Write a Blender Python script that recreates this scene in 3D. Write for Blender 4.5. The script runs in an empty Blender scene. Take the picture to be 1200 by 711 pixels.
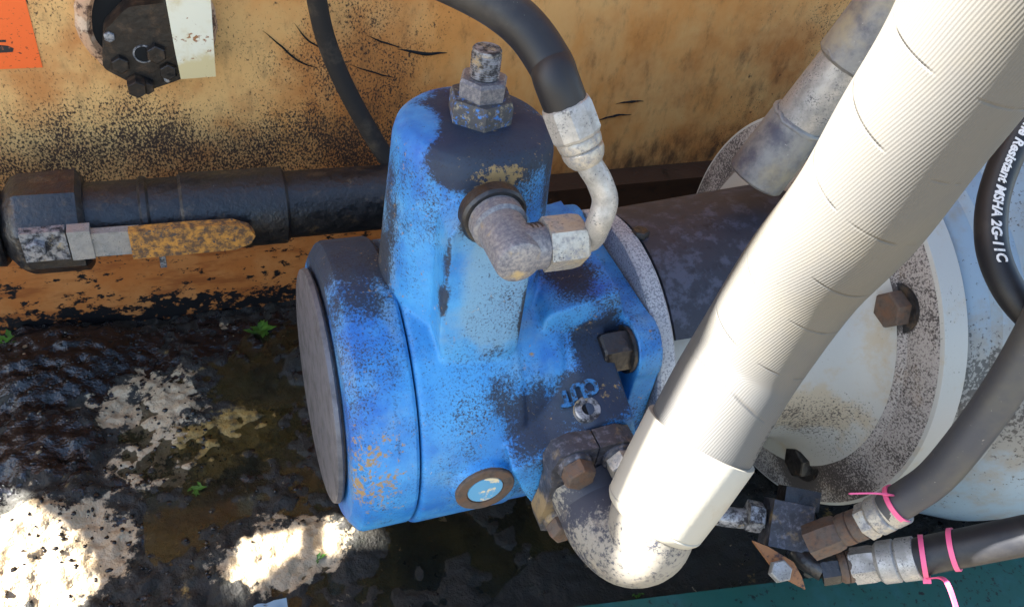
import bpy, bmesh, math, random
from mathutils import Vector, Matrix, noise
V = Vector
R = math.radians
PI = math.pi
random.seed(7)
sc = bpy.context.scene
col = sc.collection
# ------------------------------------------------------------------ camera, light, exposure
cam = bpy.data.objects.new('camera', bpy.data.cameras.new('camera'))
col.objects.link(cam)
rows = [[0.93435, 0.13061, -0.33155, -0.21137], [-0.33249, 0.65424, -0.67928, -0.47306], [0.12819, 0.74492, 0.65472, 0.54768]]
cam.matrix_world = Matrix(rows + [[0, 0, 0, 1]])
cam.data.sensor_width = 36; cam.data.lens = 30.0
cam.data.clip_start = .01; cam.data.clip_end = 500
sc.camera = cam
SUN = V((-.75, .27, .6)).normalized()
sun_el = math.asin(SUN.z); sun_az = math.atan2(SUN.x, SUN.y)
w = bpy.data.worlds.new('World'); sc.world = w; w.use_nodes = True
wn = w.node_tree.nodes; bg = wn['Background']
sky = wn.new('ShaderNodeTexSky'); sky.sky_type = 'NISHITA'; sky.sun_disc = False
sky.sun_elevation = sun_el; sky.sun_rotation = sun_az
w.node_tree.links.new(sky.outputs[0], bg.inputs[0]); bg.inputs[1].default_value = .052
sl = bpy.data.lights.new('sun', 'SUN'); sl.energy = 5.0; sl.angle = R(.5); sl.color = (1, .97, .92)
so = bpy.data.objects.new('sun', sl); col.objects.link(so)
so.rotation_euler = SUN.to_track_quat('Z', 'Y').to_euler(); so.location = (-3, 1, 4)
sc.view_settings.view_transform = 'Standard'; sc.view_settings.look = 'None'
sc.view_settings.gamma = 1; sc.view_settings.use_curve_mapping = False
sc.view_settings.exposure = 3.5

# ------------------------------------------------------------------ object helpers
def tag(o, label, cat, group=None, kind=None):
    o['label'] = label
    if cat: o['category'] = cat
    if group: o['group'] = group
    if kind: o['kind'] = kind
    return o
def thing(name, loc, label, cat, group=None):
    o = bpy.data.objects.new(name, None); col.objects.link(o)
    o.location = loc; o.empty_display_size = .02
    return tag(o, label, cat, group)
def world_loc(o):
    p = V((0, 0, 0))
    while o: p += o.location; o = o.parent
    return p
def link_mesh(name, me, m, parent=None, ang=32, at=None):
    """vertices are given in world metres; the origin goes to the middle of the piece"""
    vs = [v.co for v in me.vertices]
    if at is None:
        lo = V([min(v[i] for v in vs) for i in range(3)]); hi = V([max(v[i] for v in vs) for i in range(3)])
        at = (lo + hi) / 2
    at = V(at)
    me.transform(Matrix.Translation(-at))
    o = bpy.data.objects.new(name, me); col.objects.link(o)
    if m: me.materials.clear(); me.materials.append(m)
    if parent: o.parent = parent; o.location = at - world_loc(parent)
    else: o.location = at
    if ang and not me.has_custom_normals:
        for p in me.polygons: p.use_smooth = True
        me.set_sharp_from_angle(angle=R(ang))
    return o
def obj(name, bm, m, parent=None, ang=32, at=None):
    bmesh.ops.recalc_face_normals(bm, faces=bm.faces[:])
    me = bpy.data.meshes.new(name); bm.to_mesh(me); bm.free()
    return link_mesh(name, me, m, parent, ang, at)
def NB(): return bmesh.new()
def frame(d, ref=None):
    d = V(d).normalized()
    ref = V(ref) if ref else (V((0, 0, 1)) if abs(d.z) < .9 else V((0, 1, 0)))
    x = (ref - d * ref.dot(d)).normalized()
    return x, d.cross(x), d
def lathe(bm, o, d, prof, seg=32, ref=None, rot=0, wob=0):
    """prof: (distance along d, radius); a radius of 0 closes the end"""
    x, y, z = frame(d, ref); o = V(o); rings = []
    for (h, r) in prof:
        if r <= 1e-6: rings.append([bm.verts.new(o + z * h)])
        else:
            ring = []
            for i in range(seg):
                a = 2 * PI * i / seg + rot; rr = r
                if wob:
                    q = o + z * h + (x * math.cos(a) + y * math.sin(a)) * r
                    rr = r * (1 + wob * noise.noise(q * 45) + wob * .6 * noise.noise(q * 130))
                ring.append(bm.verts.new(o + z * h + (x * math.cos(a) + y * math.sin(a)) * rr))
            rings.append(ring)
    for a, b in zip(rings, rings[1:]):
        n = max(len(a), len(b))
        if n == 1: continue
        for i in range(n):
            j = (i + 1) % n
            f = [a[i % len(a)], a[j % len(a)], b[j % len(b)], b[i % len(b)]]
            u = []
            for v in f:
                if v not in u: u.append(v)
            if len(u) > 2:
                try: bm.faces.new(u)
                except ValueError: pass
    return bm
def rod(bm, a, b, r, seg=24, ch=.0015, r2=None, **k):
    a, b = V(a), V(b); L = (b - a).length; r2 = r if r2 is None else r2
    return lathe(bm, a, b - a, [(0, 0), (0, r - ch), (ch, r), (L - ch, r2), (L, r2 - ch), (L, 0)], seg, **k)
def hexhead(bm, a, d, r, h, seg=6, rot=0):
    """hex head with a chamfered free face"""
    return lathe(bm, a, d, [(0, 0), (0, r), (h * .72, r), (h * .93, r * .94), (h, r * .84), (h, 0)], seg, rot=rot)
def spline(pts, n=10):
    pts = [V(p) for p in pts]; out = []
    q = [pts[0] * 2 - pts[1]] + pts + [pts[-1] * 2 - pts[-2]]
    for i in range(1, len(q) - 2):
        p0, p1, p2, p3 = q[i-1:i+3]
        for k in range(n):
            t = k / n
            out.append(.5 * (2*p1 + (p2-p0)*t + (2*p0-5*p1+4*p2-p3)*t*t + (3*p1-p0-3*p2+p3)*t**3))
    out.append(pts[-1]); return out
def path_frames(path, ref):
    fr = []; x = None
    for i, p in enumerate(path):
        t = (path[min(i+1, len(path)-1)] - path[max(i-1, 0)]).normalized()
        if x is None: x = V(ref)
        x = (x - t * x.dot(t)).normalized()
        fr.append((p, x, t.cross(x), t))
    return fr
def tube(bm, path, r, seg=24, caps=True, ref=(0, -1, 0), wob=0):
    """round tube on a list of points; UV = (turn 0..1, metres along)"""
    uvl = bm.loops.layers.uv.verify()
    fr = path_frames([V(p) for p in path], ref); rings = []; s = 0; ss = []
    for i, (p, x, y, t) in enumerate(fr):
        if i: s += (p - fr[i-1][0]).length
        ss.append(s)
        rr = r[i] if isinstance(r, (list, tuple)) else r
        ring = []
        for k in range(seg):
            a = 2*PI*k/seg; c = x*math.cos(a) + y*math.sin(a)
            q = rr * (1 + (wob * noise.noise((p + c*rr) * 40) if wob else 0))
            ring.append(bm.verts.new(p + c * q))
        rings.append(ring)
    for i in range(len(rings)-1):
        for k in range(seg):
            j = (k+1) % seg
            f = bm.faces.new((rings[i][k], rings[i][j], rings[i+1][j], rings[i+1][k]))
            for l, (uu, vv) in zip(f.loops, ((k, i), (k+1, i), (k+1, i+1), (k, i+1))): l[uvl].uv = (uu/seg, ss[vv])
    if caps:
        bm.faces.new(rings[0][::-1]); bm.faces.new(rings[-1])
    return bm
def bevel(bm, w, seg=2, ang=30):
    ed = [e for e in bm.edges if len(e.link_faces) == 2 and e.calc_face_angle(0) > R(ang)]
    bmesh.ops.bevel(bm, geom=ed, offset=w, segments=seg, affect='EDGES', profile=.5, clamp_overlap=True)
    return bm
def prism(bm, pts, d, h):
    """pts: closed outline of world points, pushed along d by h"""
    d = V(d).normalized() * h
    a = [bm.verts.new(V(p)) for p in pts]; b = [bm.verts.new(V(p) + d) for p in pts]; n = len(a)
    bm.faces.new(a[::-1]); bm.faces.new(b)
    for i in range(n): bm.faces.new((a[i], a[(i+1) % n], b[(i+1) % n], b[i]))
    return bm
def box(bm, lo, hi):
    (x0, y0, z0), (x1, y1, z1) = lo, hi
    return prism(bm, [(x0, y0, z0), (x1, y0, z0), (x1, y1, z0), (x0, y1, z0)], (0, 0, 1), z1 - z0)
def merge(dst, src):
    me = bpy.data.meshes.new('tmp'); src.to_mesh(me); src.free(); dst.from_mesh(me); bpy.data.meshes.remove(me)
def rounded(pts, r, n=4):
    """rounds the corners of a flat outline"""
    out = []; N = len(pts)
    for i in range(N):
        p, a, b = V(pts[i]), V(pts[i-1]), V(pts[(i+1) % N])
        ra = min(r, (a-p).length*.45); rb = min(r, (b-p).length*.45)
        s, e = p + (a-p).normalized()*ra, p + (b-p).normalized()*rb
        for k in range(n+1):
            t = k/n; out.append(s*(1-t)**2 + p*2*t*(1-t) + e*t*t)
    return out
def text_mesh(txt, size, extrude, shear=0, bold=0):
    cu = bpy.data.curves.new('t', 'FONT'); cu.body = txt; cu.size = size; cu.extrude = extrude
    cu.shear = shear; cu.offset = bold; cu.align_x = 'CENTER'; cu.align_y = 'CENTER'; cu.resolution_u = 3
    o = bpy.data.objects.new('t', cu); col.objects.link(o)
    dg = bpy.context.evaluated_depsgraph_get()
    me = bpy.data.meshes.new_from_object(o.evaluated_get(dg))
    bpy.data.objects.remove(o); bpy.data.curves.remove(cu)
    return me

# ------------------------------------------------------------------ material helper
def mat(name, base, layers=(), rough=.5, metal=0, bumps=((180, .15, .0006),), spec=.4, rscale=0, coat=0, vary=None):
    """base colour with worn layers; a layer is a noise field, helped by soft blobs at chosen places, cut at a level"""
    m = bpy.data.materials.new(name); m.use_nodes = True
    nt = m.node_tree; N = nt.nodes; L = nt.links; bs = N['Principled BSDF']
    geo = N.new('ShaderNodeNewGeometry'); pos = geo.outputs['Position']
    def math_(op, a, b=None, c=None, clamp=False):
        n = N.new('ShaderNodeMath'); n.operation = op; n.use_clamp = clamp
        for i, v in enumerate((a, b, c)):
            if v is None: continue
            if isinstance(v, (int, float)): n.inputs[i].default_value = v
            else: L.new(v, n.inputs[i])
        return n.outputs[0]
    def nz(scale, detail=3, stretch=None, seed=0, rgh=.55, dist=0):
        src = pos
        if stretch or seed:
            mp = N.new('ShaderNodeMapping'); L.new(pos, mp.inputs[0])
            mp.inputs['Location'].default_value = (seed*1.7, seed*.9, seed*2.3)
            if stretch: mp.inputs['Scale'].default_value = stretch
            src = mp.outputs[0]
        t = N.new('ShaderNodeTexNoise'); L.new(src, t.inputs['Vector'])
        t.inputs['Scale'].default_value = scale; t.inputs['Detail'].default_value = detail
        t.inputs['Roughness'].default_value = rgh; t.inputs['Distortion'].default_value = dist
        return t.outputs[0]
    c = N.new('ShaderNodeRGB'); c.outputs[0].default_value = (*base, 1); cur = c.outputs[0]
    if vary:
        col2, sc_, amt = vary
        mx = N.new('ShaderNodeMix'); mx.data_type = 'RGBA'
        L.new(math_('MULTIPLY', math_('MULTIPLY_ADD', nz(sc_, 4, seed=3), 4, -1.5, True), amt), mx.inputs[0])
        L.new(cur, mx.inputs[6]); mx.inputs[7].default_value = (*col2, 1); cur = mx.outputs[2]
    rg = rough; mt = metal
    masks = []
    for k, ly in enumerate(layers):
        f = nz(ly.get('scale', 60), max(5, ly.get('detail', 3)), ly.get('stretch'), ly.get('seed', k+1), ly.get('rgh', .68), ly.get('dist', 0))
        if 'mul' in ly:
            f2 = nz(ly['mul'][0], 2, seed=k+11); f = math_('ADD', f, math_('MULTIPLY', math_('SUBTRACT', f2, .5), ly['mul'][1]))
        for (bc, br, bst) in ly.get('blobs', ()):
            mp = N.new('ShaderNodeVectorMath'); mp.operation = 'SUBTRACT'; L.new(pos, mp.inputs[0]); mp.inputs[1].default_value = bc
            dv = N.new('ShaderNodeVectorMath'); dv.operation = 'DIVIDE'; L.new(mp.outputs[0], dv.inputs[0])
            dv.inputs[1].default_value = br if isinstance(br, (tuple, list)) else (br, br, br)
            ln = N.new('ShaderNodeVectorMath'); ln.operation = 'LENGTH'; L.new(dv.outputs[0], ln.inputs[0])
            mr = N.new('ShaderNodeMapRange'); mr.interpolation_type = 'SMOOTHSTEP'; L.new(ln.outputs['Value'], mr.inputs[0])
            mr.inputs[1].default_value = .25; mr.inputs[2].default_value = 1; mr.inputs[3].default_value = bst; mr.inputs[4].default_value = 0
            f = math_('ADD', f, mr.outputs[0])
        mr = N.new('ShaderNodeMapRange'); mr.interpolation_type = 'SMOOTHSTEP'; L.new(f, mr.inputs[0])
        s = ly.get('soft', .03); mr.inputs[1].default_value = ly['thr'] - s; mr.inputs[2].default_value = ly['thr'] + s
        mr.inputs[3].default_value = 0; mr.inputs[4].default_value = ly.get('amt', 1)
        mk = mr.outputs[0]; masks.append(mk)
        mx = N.new('ShaderNodeMix'); mx.data_type = 'RGBA'; L.new(mk, mx.inputs[0])
        L.new(cur, mx.inputs[6]); mx.inputs[7].default_value = (*ly['col'], 1); cur = mx.outputs[2]
        def blend(old, new):
            n = N.new('ShaderNodeMix'); L.new(mk, n.inputs[0])
            if isinstance(old, (int, float)): n.inputs[2].default_value = old
            else: L.new(old, n.inputs[2])
            n.inputs[3].default_value = new; return n.outputs[0]
        if 'rough' in ly: rg = blend(rg, ly['rough'])
        if 'metal' in ly or not isinstance(mt, (int, float)) or mt > 0: mt = blend(mt, ly.get('metal', 0))
    L.new(cur, bs.inputs['Base Color'])
    if rscale:
        rg = math_('ADD', rg, math_('MULTIPLY', math_('SUBTRACT', nz(70, 4, seed=21), .5), rscale), clamp=True)
    for v, s in ((rg, 'Roughness'), (mt, 'Metallic')):
        if isinstance(v, (int, float)): bs.inputs[s].default_value = v
        else: L.new(v, bs.inputs[s])
    bs.inputs['Specular IOR Level'].default_value = spec
    if coat: bs.inputs['Coat Weight'].default_value = coat; bs.inputs['Coat Roughness'].default_value = .15
    nrm = None
    for (bscale, bstr, bdist) in bumps:
        b = N.new('ShaderNodeBump'); b.inputs['Strength'].default_value = bstr; b.inputs['Distance'].default_value = bdist
        L.new(nz(bscale, 4, seed=bscale*.01), b.inputs['Height'])
        if nrm: L.new(nrm, b.inputs['Normal'])
        nrm = b.outputs[0]
    for k, ly in enumerate(layers):
        if 'relief' in ly:
            b = N.new('ShaderNodeBump'); b.inputs['Strength'].default_value = .8; b.inputs['Distance'].default_value = ly['relief']
            L.new(masks[k], b.inputs['Height']); 
            if nrm: L.new(nrm, b.inputs['Normal'])
            nrm = b.outputs[0]
    if nrm: L.new(nrm, bs.inputs['Normal'])
    m['nrm'] = 0
    return m

BLK = (.006, .006, .007); GRIME = (.016, .015, .018); RUST = (.22, .085, .03); DUST = (.36, .30, .22); BARE = (.45, .42, .36)
# ---- paints and metals
M = {}
blue_layers = [
    dict(col=(.065, .30, .56), scale=16, thr=.53, soft=.14, amt=.65, seed=2, detail=5,
         blobs=[(V((-0.0810, -0.0500, 0.2361)), (.035, .05, .09), .12), (V((-0.0653, -0.1100, 0.1055)), (.06, .05, .06), .10)]),     # chalked paint
    dict(col=(.15, .27, .36), scale=14, thr=.62, soft=.12, amt=.75, seed=9, detail=4,
         blobs=[(V((-0.0303, -0.0750, 0.1706)), (.035, .05, .06), .30), (V((-0.0931, -0.0200, 0.1498)), (.012, .08, .12), .18)]),
    dict(col=(.025, .03, .045), scale=600, thr=.615, soft=.09, detail=4, seed=4, rough=.7, rgh=.72, mul=(16, .55),                  # fine black spatter
         blobs=[(V((-0.1179, -0.1000, 0.1720)), (.05, .06, .08), .07), (V((-0.0472, -0.1100, 0.1097)), (.12, .06, .06), .05)]),
    dict(col=(.013, .0125, .017), scale=460, thr=.73, soft=.13, detail=5, seed=5, rough=.7, rgh=.75, mul=(36, .75), amt=.92,
         blobs=[(V((-.022, -.014, .270)), (.078, .085, .042), .66), (V((-0.0724, -0.0026, 0.2650)), (.026, .030, .03), -.62), (V((-.11, .04, .120)), (.05, .115, .085), .60),
                (V((-0.0492, -0.0500, 0.2553)), (.05, .03, .022), .40), (V((-0.0297, -0.1000, 0.1460)), (.05, .03, .022), .50),
                (V((-0.0215, -0.1120, 0.1186)), (.026, .04, .065), .56), (V((0.0019, -0.1100, 0.0593)), (.035, .04, .05), .42),
                (V((0.0408, -0.1100, 0.0922)), (.06, .045, .032), .52), (V((0.0635, -0.0700, 0.1018)), (.034, .04, .04), .62),
                (V((0.0421, -0.0200, 0.1537)), (.035, .07, .03), .50), (V((-0.0664, -0.0750, 0.1708)), (.006, .02, .018), .50), (V((-0.0652, -0.0750, 0.2056)), (.003, .02, .03), .36),
                (V((0.0156, -0.0300, 0.2256)), (.014, .04, .06), .30), (V((-0.0890, -0.0000, 0.2091)), (.007, .06, .10), .34),
                (V((-0.0492, -0.0750, 0.2424)), (.026, .02, .030), .48), (V((-0.0062, -0.0700, 0.1541)), (.006, .03, .04), .48),
                (V((-0.1330, -0.0400, 0.1729)), (.010, .05, .05), .4), (V((-0.0999, -0.1100, 0.1394)), (.004, .05, .10), .30)]),
    dict(col=(.44, .42, .36), scale=70, thr=.735, soft=.02, detail=6, seed=8, rough=.8,
         blobs=[(V((-0.0792, -0.0600, 0.1582)), (.025, .03, .04), .15), (V((-0.0816, -0.0500, 0.2459)), (.010, .03, .03), .18), (V((-0.0862, -0.1100, 0.0508)), (.02, .05, .05), .13)]),
    dict(col=(.26, .17, .07), scale=260, thr=.70, soft=.06, detail=4, seed=12, rough=.8, mul=(40, .4),
         blobs=[(V((-0.1181, -0.1000, 0.0481)), (.034, .05, .07), .15), (V((-0.0262, -0.0500, 0.2531)), (.03, .02, .012), .26)]),
]
M['blue'] = mat('blue_machine_paint', (.022, .185, .46), blue_layers, rough=.54, rscale=.3, vary=((.006, .065, .33), 11, .85), spec=.4,
                bumps=((700, .45, .0004), (260, .45, .0006), (90, .3, .0008)))
M['letter_blue'] = mat('blue_paint_on_cast_letters', (.03, .15, .34), [dict(col=GRIME, scale=300, thr=.52, soft=.10)], rough=.45, bumps=())
M['grimy_steel'] = mat('grimy_steel', (.30, .30, .31), [
    dict(col=GRIME, scale=160, thr=.50, soft=.12, detail=5, rough=.75), dict(col=(.34, .26, .15), scale=60, thr=.62, soft=.06, detail=5, rough=.8)],
    rough=.45, metal=.6, bumps=((300, .4, .0006), (70, .3, .0008)))
M['dark_grime'] = mat('black_grime', (.011, .010, .011), [
    dict(col=BLK, scale=120, thr=.5, soft=.1, detail=5, rough=.32), dict(col=(.20, .18, .17), scale=420, thr=.70, soft=.04, detail=4, rough=.8),
    dict(col=(.055, .036, .02), scale=50, thr=.62, soft=.06, detail=4)], rough=.5, spec=.6, bumps=((260, .6, .0012), (60, .6, .0020)))
M['cap_plate'] = mat('bare_scratched_grey_steel', (.12, .12, .135), [
    dict(col=(.045, .045, .05), scale=60, thr=.55, soft=.16, detail=6, rough=.7), dict(col=(.24, .235, .23), scale=260, thr=.66, soft=.07, stretch=(1, .6, 1.6))],
    rough=.5, metal=.3, bumps=((300, .3, .0004),))
M['bright_steel'] = mat('dull_zinc_steel', (.38, .37, .355), [
    dict(col=(.19, .18, .16), scale=70, thr=.53, soft=.2, detail=6, rough=.55), dict(col=(.08, .08, .085), scale=650, thr=.63, soft=.08, detail=3, rough=.8, mul=(70, .4))], rough=.40, metal=.65, bumps=((300, .35, .0004),))
M['brass_steel'] = mat('dull_yellow_zinc_steel', (.36, .34, .30), [
    dict(col=(.30, .22, .11), scale=40, thr=.62, soft=.16, detail=4, rough=.45), dict(col=(.16, .16, .17), scale=300, thr=.56, soft=.16, detail=5, rough=.6, mul=(60, .5)),
    dict(col=(.05, .05, .06), scale=700, thr=.66, soft=.07, detail=3, rough=.7, mul=(90, .4))], rough=.40, metal=.6, bumps=((300, .3, .0004),))
M['elbow_steel'] = mat('dark_grey_forged_steel', (.24, .235, .24), [
    dict(col=(.085, .085, .105), scale=420, thr=.49, soft=.2, detail=6, rough=.65, mul=(40, .5)), dict(col=(.34, .25, .12), scale=120, thr=.72, soft=.14, detail=4, blobs=[(V((-0.0384, -0.1100, 0.2284)), (.02, .02, .007), .3)])],  # gold low on the elbow: warm ground reflection painted into the colour
    rough=.42, metal=.5, bumps=((400, .35, .0004),))
M['rusty'] = mat('rusty_steel', (.085, .066, .053), [
    dict(col=(.11, .056, .030), scale=90, thr=.52, soft=.18, detail=5), dict(col=(.05, .037, .03), scale=200, thr=.58, soft=.12, detail=5)], rough=.75, metal=.1,
    bumps=((260, .6, .0007),))
M['rubber'] = mat('black_hose_rubber', (.009, .009, .011), [
    dict(col=(.045, .041, .036), scale=18, thr=.58, soft=.14, detail=4, amt=.7), dict(col=(.2, .18, .15), scale=420, thr=.73, soft=.03, detail=2)],
    rough=.5, bumps=((500, .15, .0003),), rscale=.15)
M['dull_rubber'] = mat('dull_black_hose_rubber', (.022, .018, .015), [dict(col=(.06, .045, .03), scale=30, thr=.58, soft=.1)], rough=.8, spec=.25, bumps=((400, .2, .0004),))
M['grey_rubber'] = mat('faded_grey_hose_rubber', (.040, .040, .045), [
    dict(col=(.075, .068, .052), scale=14, thr=.56, soft=.14, detail=4, amt=.8), dict(col=(.3, .28, .24), scale=380, thr=.71, soft=.03, detail=2)],
    rough=.55, bumps=((500, .15, .0003),))
M['white_paint'] = mat('old_white_paint', (.33, .33, .305), [
    dict(col=(.32, .26, .17), scale=26, thr=.60, soft=.10, detail=5, amt=.7, blobs=[(V((0.2682, -0.1178, 0.0165)), (.07, .06, .035), .34)]),
    dict(col=(.06, .05, .045), scale=480, thr=.69, soft=.05, detail=3, mul=(22, .35),
         blobs=[(V((0.2833, -0.1165, 0.0052)), (.1, .08, .05), .16)])], rough=.45, bumps=((260, .2, .0005), (60, .2, .0006)))
M['speckled'] = mat('white_paint_under_black_spatter', (.28, .255, .235), [
    dict(col=(.045, .038, .036), scale=560, thr=.515, soft=.08, detail=3, seed=3, rough=.7, mul=(26, .35),
         blobs=[(V((0.3180, -0.1007, 0.1217)), (.03, .032, .032), .30), (V((0.3180, -0.0939, -0.0954)), (.03, .045, .04), .30), (V((0.3180, -0.1441, -0.0512)), (.03, .1, .04), .08)]),
    dict(col=(.26, .19, .12), scale=20, thr=.66, soft=.1, detail=4, amt=.4, blobs=[(V((0.3180, -0.1046, 0.0002)), (.04, .03, .06), .15)])],
    rough=.6, bumps=((300, .5, .0006),))
M['pale_blue'] = mat('pale_blue_grey_paint', (.20, .27, .33), [
    dict(col=(.20, .19, .165), scale=24, thr=.58, soft=.14, detail=5, amt=.85, blobs=[(V((0.3682, -0.2073, 0.0811)), (.25, .14, .09), .35)]), dict(col=(.05, .05, .05), scale=240, thr=.67, soft=.04, detail=4, mul=(14, .4),
         blobs=[(V((0.3682, -0.2073, 0.0811)), (.25, .14, .09), .17)])], rough=.42, bumps=((260, .2, .0004),))
M['cover'] = mat('dark_grey_painted_sheet', (.026, .027, .036), [
    dict(col=(.075, .08, .11), scale=70, thr=.57, soft=.08, detail=5, amt=.7, blobs=[(V((0.1390, -0.0600, 0.1461)), (.06, .05, .04), .09)]),
    dict(col=BLK, scale=120, thr=.64, soft=.14, detail=6, amt=.8), dict(col=(.5, .5, .5), scale=330, thr=.76, soft=.02, detail=2)], rough=.5, bumps=((300, .2, .0004),))
M['sleeve'] = mat('cream_painted_pipe', (.34, .31, .25), [
    dict(col=(.30, .25, .18), scale=36, thr=.62, soft=.08, detail=5, amt=.6), dict(col=(.06, .05, .045), scale=260, thr=.72, soft=.03, detail=3)],
    rough=.5, bumps=((260, .25, .0004),))
M['elbow_pipe'] = mat('mottled_cream_painted_elbow', (.21, .19, .155), [
    dict(col=(.030, .032, .045), scale=300, thr=.60, soft=.10, detail=5, rough=.6, mul=(50, .5), blobs=[(V((0.0397, -0.1600, 0.0264)), (.045, .07, .060), .55)]),  # mottled darker near the flange end of the elbow
    dict(col=(.30, .25, .18), scale=36, thr=.62, soft=.08, detail=5, amt=.5)], rough=.5, bumps=((260, .35, .0005),))
M['flange_steel'] = mat('grimy_blue_grey_steel', (.045, .045, .055), [
    dict(col=(.13, .13, .155), scale=240, thr=.60, soft=.12, detail=5, rough=.5), dict(col=(.02, .02, .022), scale=80, thr=.58, soft=.14, detail=5),
    dict(col=(.20, .14, .07), scale=80, thr=.64, soft=.12, detail=5, blobs=[(V((0.0010, -0.1400, 0.0147)), (.02, .04, .02), .2)])], rough=.45, metal=.2, bumps=((260, .5, .0007),))
M['pink'] = mat('pink_nylon', (.70, .10, .22), [], rough=.4, bumps=())
M['green'] = mat('dark_green_paint', (.009, .068, .054), [
    dict(col=BLK, scale=150, thr=.62, soft=.04, detail=5, mul=(16, .3)), dict(col=(.016, .085, .085), scale=30, thr=.56, soft=.1, detail=4, amt=.6),
    dict(col=(.5, .52, .5), scale=210, thr=.765, soft=.015, detail=2)], rough=.35, bumps=((200, .2, .0004),))
M['yellow_grip'] = mat('worn_yellow_vinyl_grip', (.50, .22, .04), [
    dict(col=(.10, .055, .03), scale=130, thr=.49, soft=.12, detail=5), dict(col=(.06, .05, .05), scale=240, thr=.60, soft=.04, detail=4,
         blobs=[(V((-0.2412, 0.2250, 0.0516)), (.04, .04, .02), .10)])], rough=.6, bumps=((300, .4, .0006),))
M['copper'] = mat('rusty_copper_plate', (.34, .15, .06), [dict(col=(.05, .03, .025), scale=90, thr=.57, soft=.07, detail=5)], rough=.55, metal=.4)
M['orange'] = mat('orange_sticker', (.85, .13, .02), [dict(col=(.10, .02, .01), scale=260, thr=.64, soft=.04, detail=3, stretch=(1, 1, 1.6))], rough=.5, bumps=())
M['black_print'] = mat('black_print', (.02, .018, .018), [dict(col=(.30, .08, .03), scale=320, thr=.6, soft=.05)], rough=.6, bumps=())
M['white_print'] = mat('white_hose_print', (.62, .62, .62), [dict(col=(.05, .05, .05), scale=500, thr=.64, soft=.05)], rough=.6, bumps=())
M['leaf'] = mat('green_leaf', (.035, .10, .012), [dict(col=(.07, .18, .02), scale=60, thr=.5, soft=.15)], rough=.4, bumps=())
M['hole'] = mat('black_hole', (.004, .004, .004), [], rough=.9, bumps=())
M['plastic'] = mat('pale_blue_plastic', (.45, .60, .70), [dict(col=(.1, .1, .1), scale=120, thr=.62, soft=.04)], rough=.4, bumps=())
OCH = (.50, .30, .10)
M['wall'] = mat('ochre_painted_steel_sheet', (.66, .26, .060), [
    dict(col=(.72, .43, .16), scale=6, thr=.52, soft=.18, amt=.85, detail=4, blobs=[(V((-0.2936, 0.3850, 0.0808)), (.28, .2, .22), .24), (V((0.2028, 0.3850, 0.1396)), (.45, .2, .2), -.12)]),
    dict(col=(.46, .15, .03), scale=9, thr=.56, soft=.14, amt=.8, detail=5, blobs=[(V((-0.0251, 0.3850, 0.0862)), (.10, .2, .14), .24)]),
    dict(col=(.74, .40, .14), scale=12, thr=.60, soft=.14, amt=.6, detail=4, stretch=(1, 1, .6), seed=31, blobs=[(V((0.1956, 0.3850, 0.1188)), (.2, .2, .15), .1)]),
    dict(col=(.050, .024, .012), scale=480, thr=.645, soft=.075, detail=3, stretch=(1, 1, .7), mul=(14, .30), rough=.8, seed=6,
         blobs=[(V((-0.2492, 0.3850, -0.0047)), (.34, .2, .11), .16), (V((-0.0152, 0.3850, 0.0645)), (.12, .2, .20), .10), (V((-0.2765, 0.3850, 0.1353)), (.3, .2, .2), .03), (V((0.2625, 0.3850, 0.1165)), (.30, .2, .3), -.10)]),
    dict(col=(.05, .025, .014), scale=110, thr=.685, soft=.035, detail=5, stretch=(1, 1, .6), seed=16, rough=.8, blobs=[(V((-0.0252, 0.3850, 0.0965)), (.12, .2, .2), .05), (V((0.2625, 0.3850, 0.1165)), (.30, .2, .3), -.06)]),
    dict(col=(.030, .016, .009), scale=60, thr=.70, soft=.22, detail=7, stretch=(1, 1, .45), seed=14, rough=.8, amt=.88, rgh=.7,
         blobs=[(V((0.4378, 0.3850, -0.0760)), (.32, .2, .09), .26), (V((0.5118, 0.3850, 0.0337)), (.22, .2, .10), .06), (V((-0.0150, 0.3850, 0.0537)), (.06, .2, .10), .10)])], rough=.55, bumps=((320, .3, .0005), (8, .2, .004)))  # lower right dark streaks: grime, with shade painted into the colour
M['rail'] = mat('orange_painted_rail_under_oil', (.42, .13, .028), [
    dict(col=(.50, .20, .06), scale=16, thr=.52, soft=.12, detail=5, amt=.7), dict(col=(.26, .07, .015), scale=26, thr=.56, soft=.08, detail=5, stretch=(.5, 1, 2.2), amt=.8),
    dict(col=(.012, .011, .011), scale=95, thr=.585, soft=.03, detail=5, stretch=(.75, 1, 1.2), mul=(14, .22), rough=.3,
         blobs=[(V((-.25, .345, -.178)), (.5, .1, .035), .16), (V((-.25, .345, -.178)), (.01, .01, .01), 0)]), dict(col=(.028, .015, .009), scale=90, thr=.80, soft=.2, amt=.95, blobs=[(V((.45, .35, -.06)), (.62, .2, .14), .6)])], rough=.5, bumps=((160, .3, .0008),))
M['white_strip'] = mat('cream_painted_strip', (.72, .66, .50), [
    dict(col=(.60, .47, .24), scale=14, thr=.5, soft=.08, detail=4, blobs=[(V((-0.1894, 0.3600, 0.1216)), (.04, .05, .035), .25)]),
    dict(col=(.30, .12, .04), scale=150, thr=.66, soft=.03, detail=4, blobs=[(V((-0.1904, 0.3600, 0.1637)), (.03, .05, .008), .15)])], rough=.5)
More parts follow.
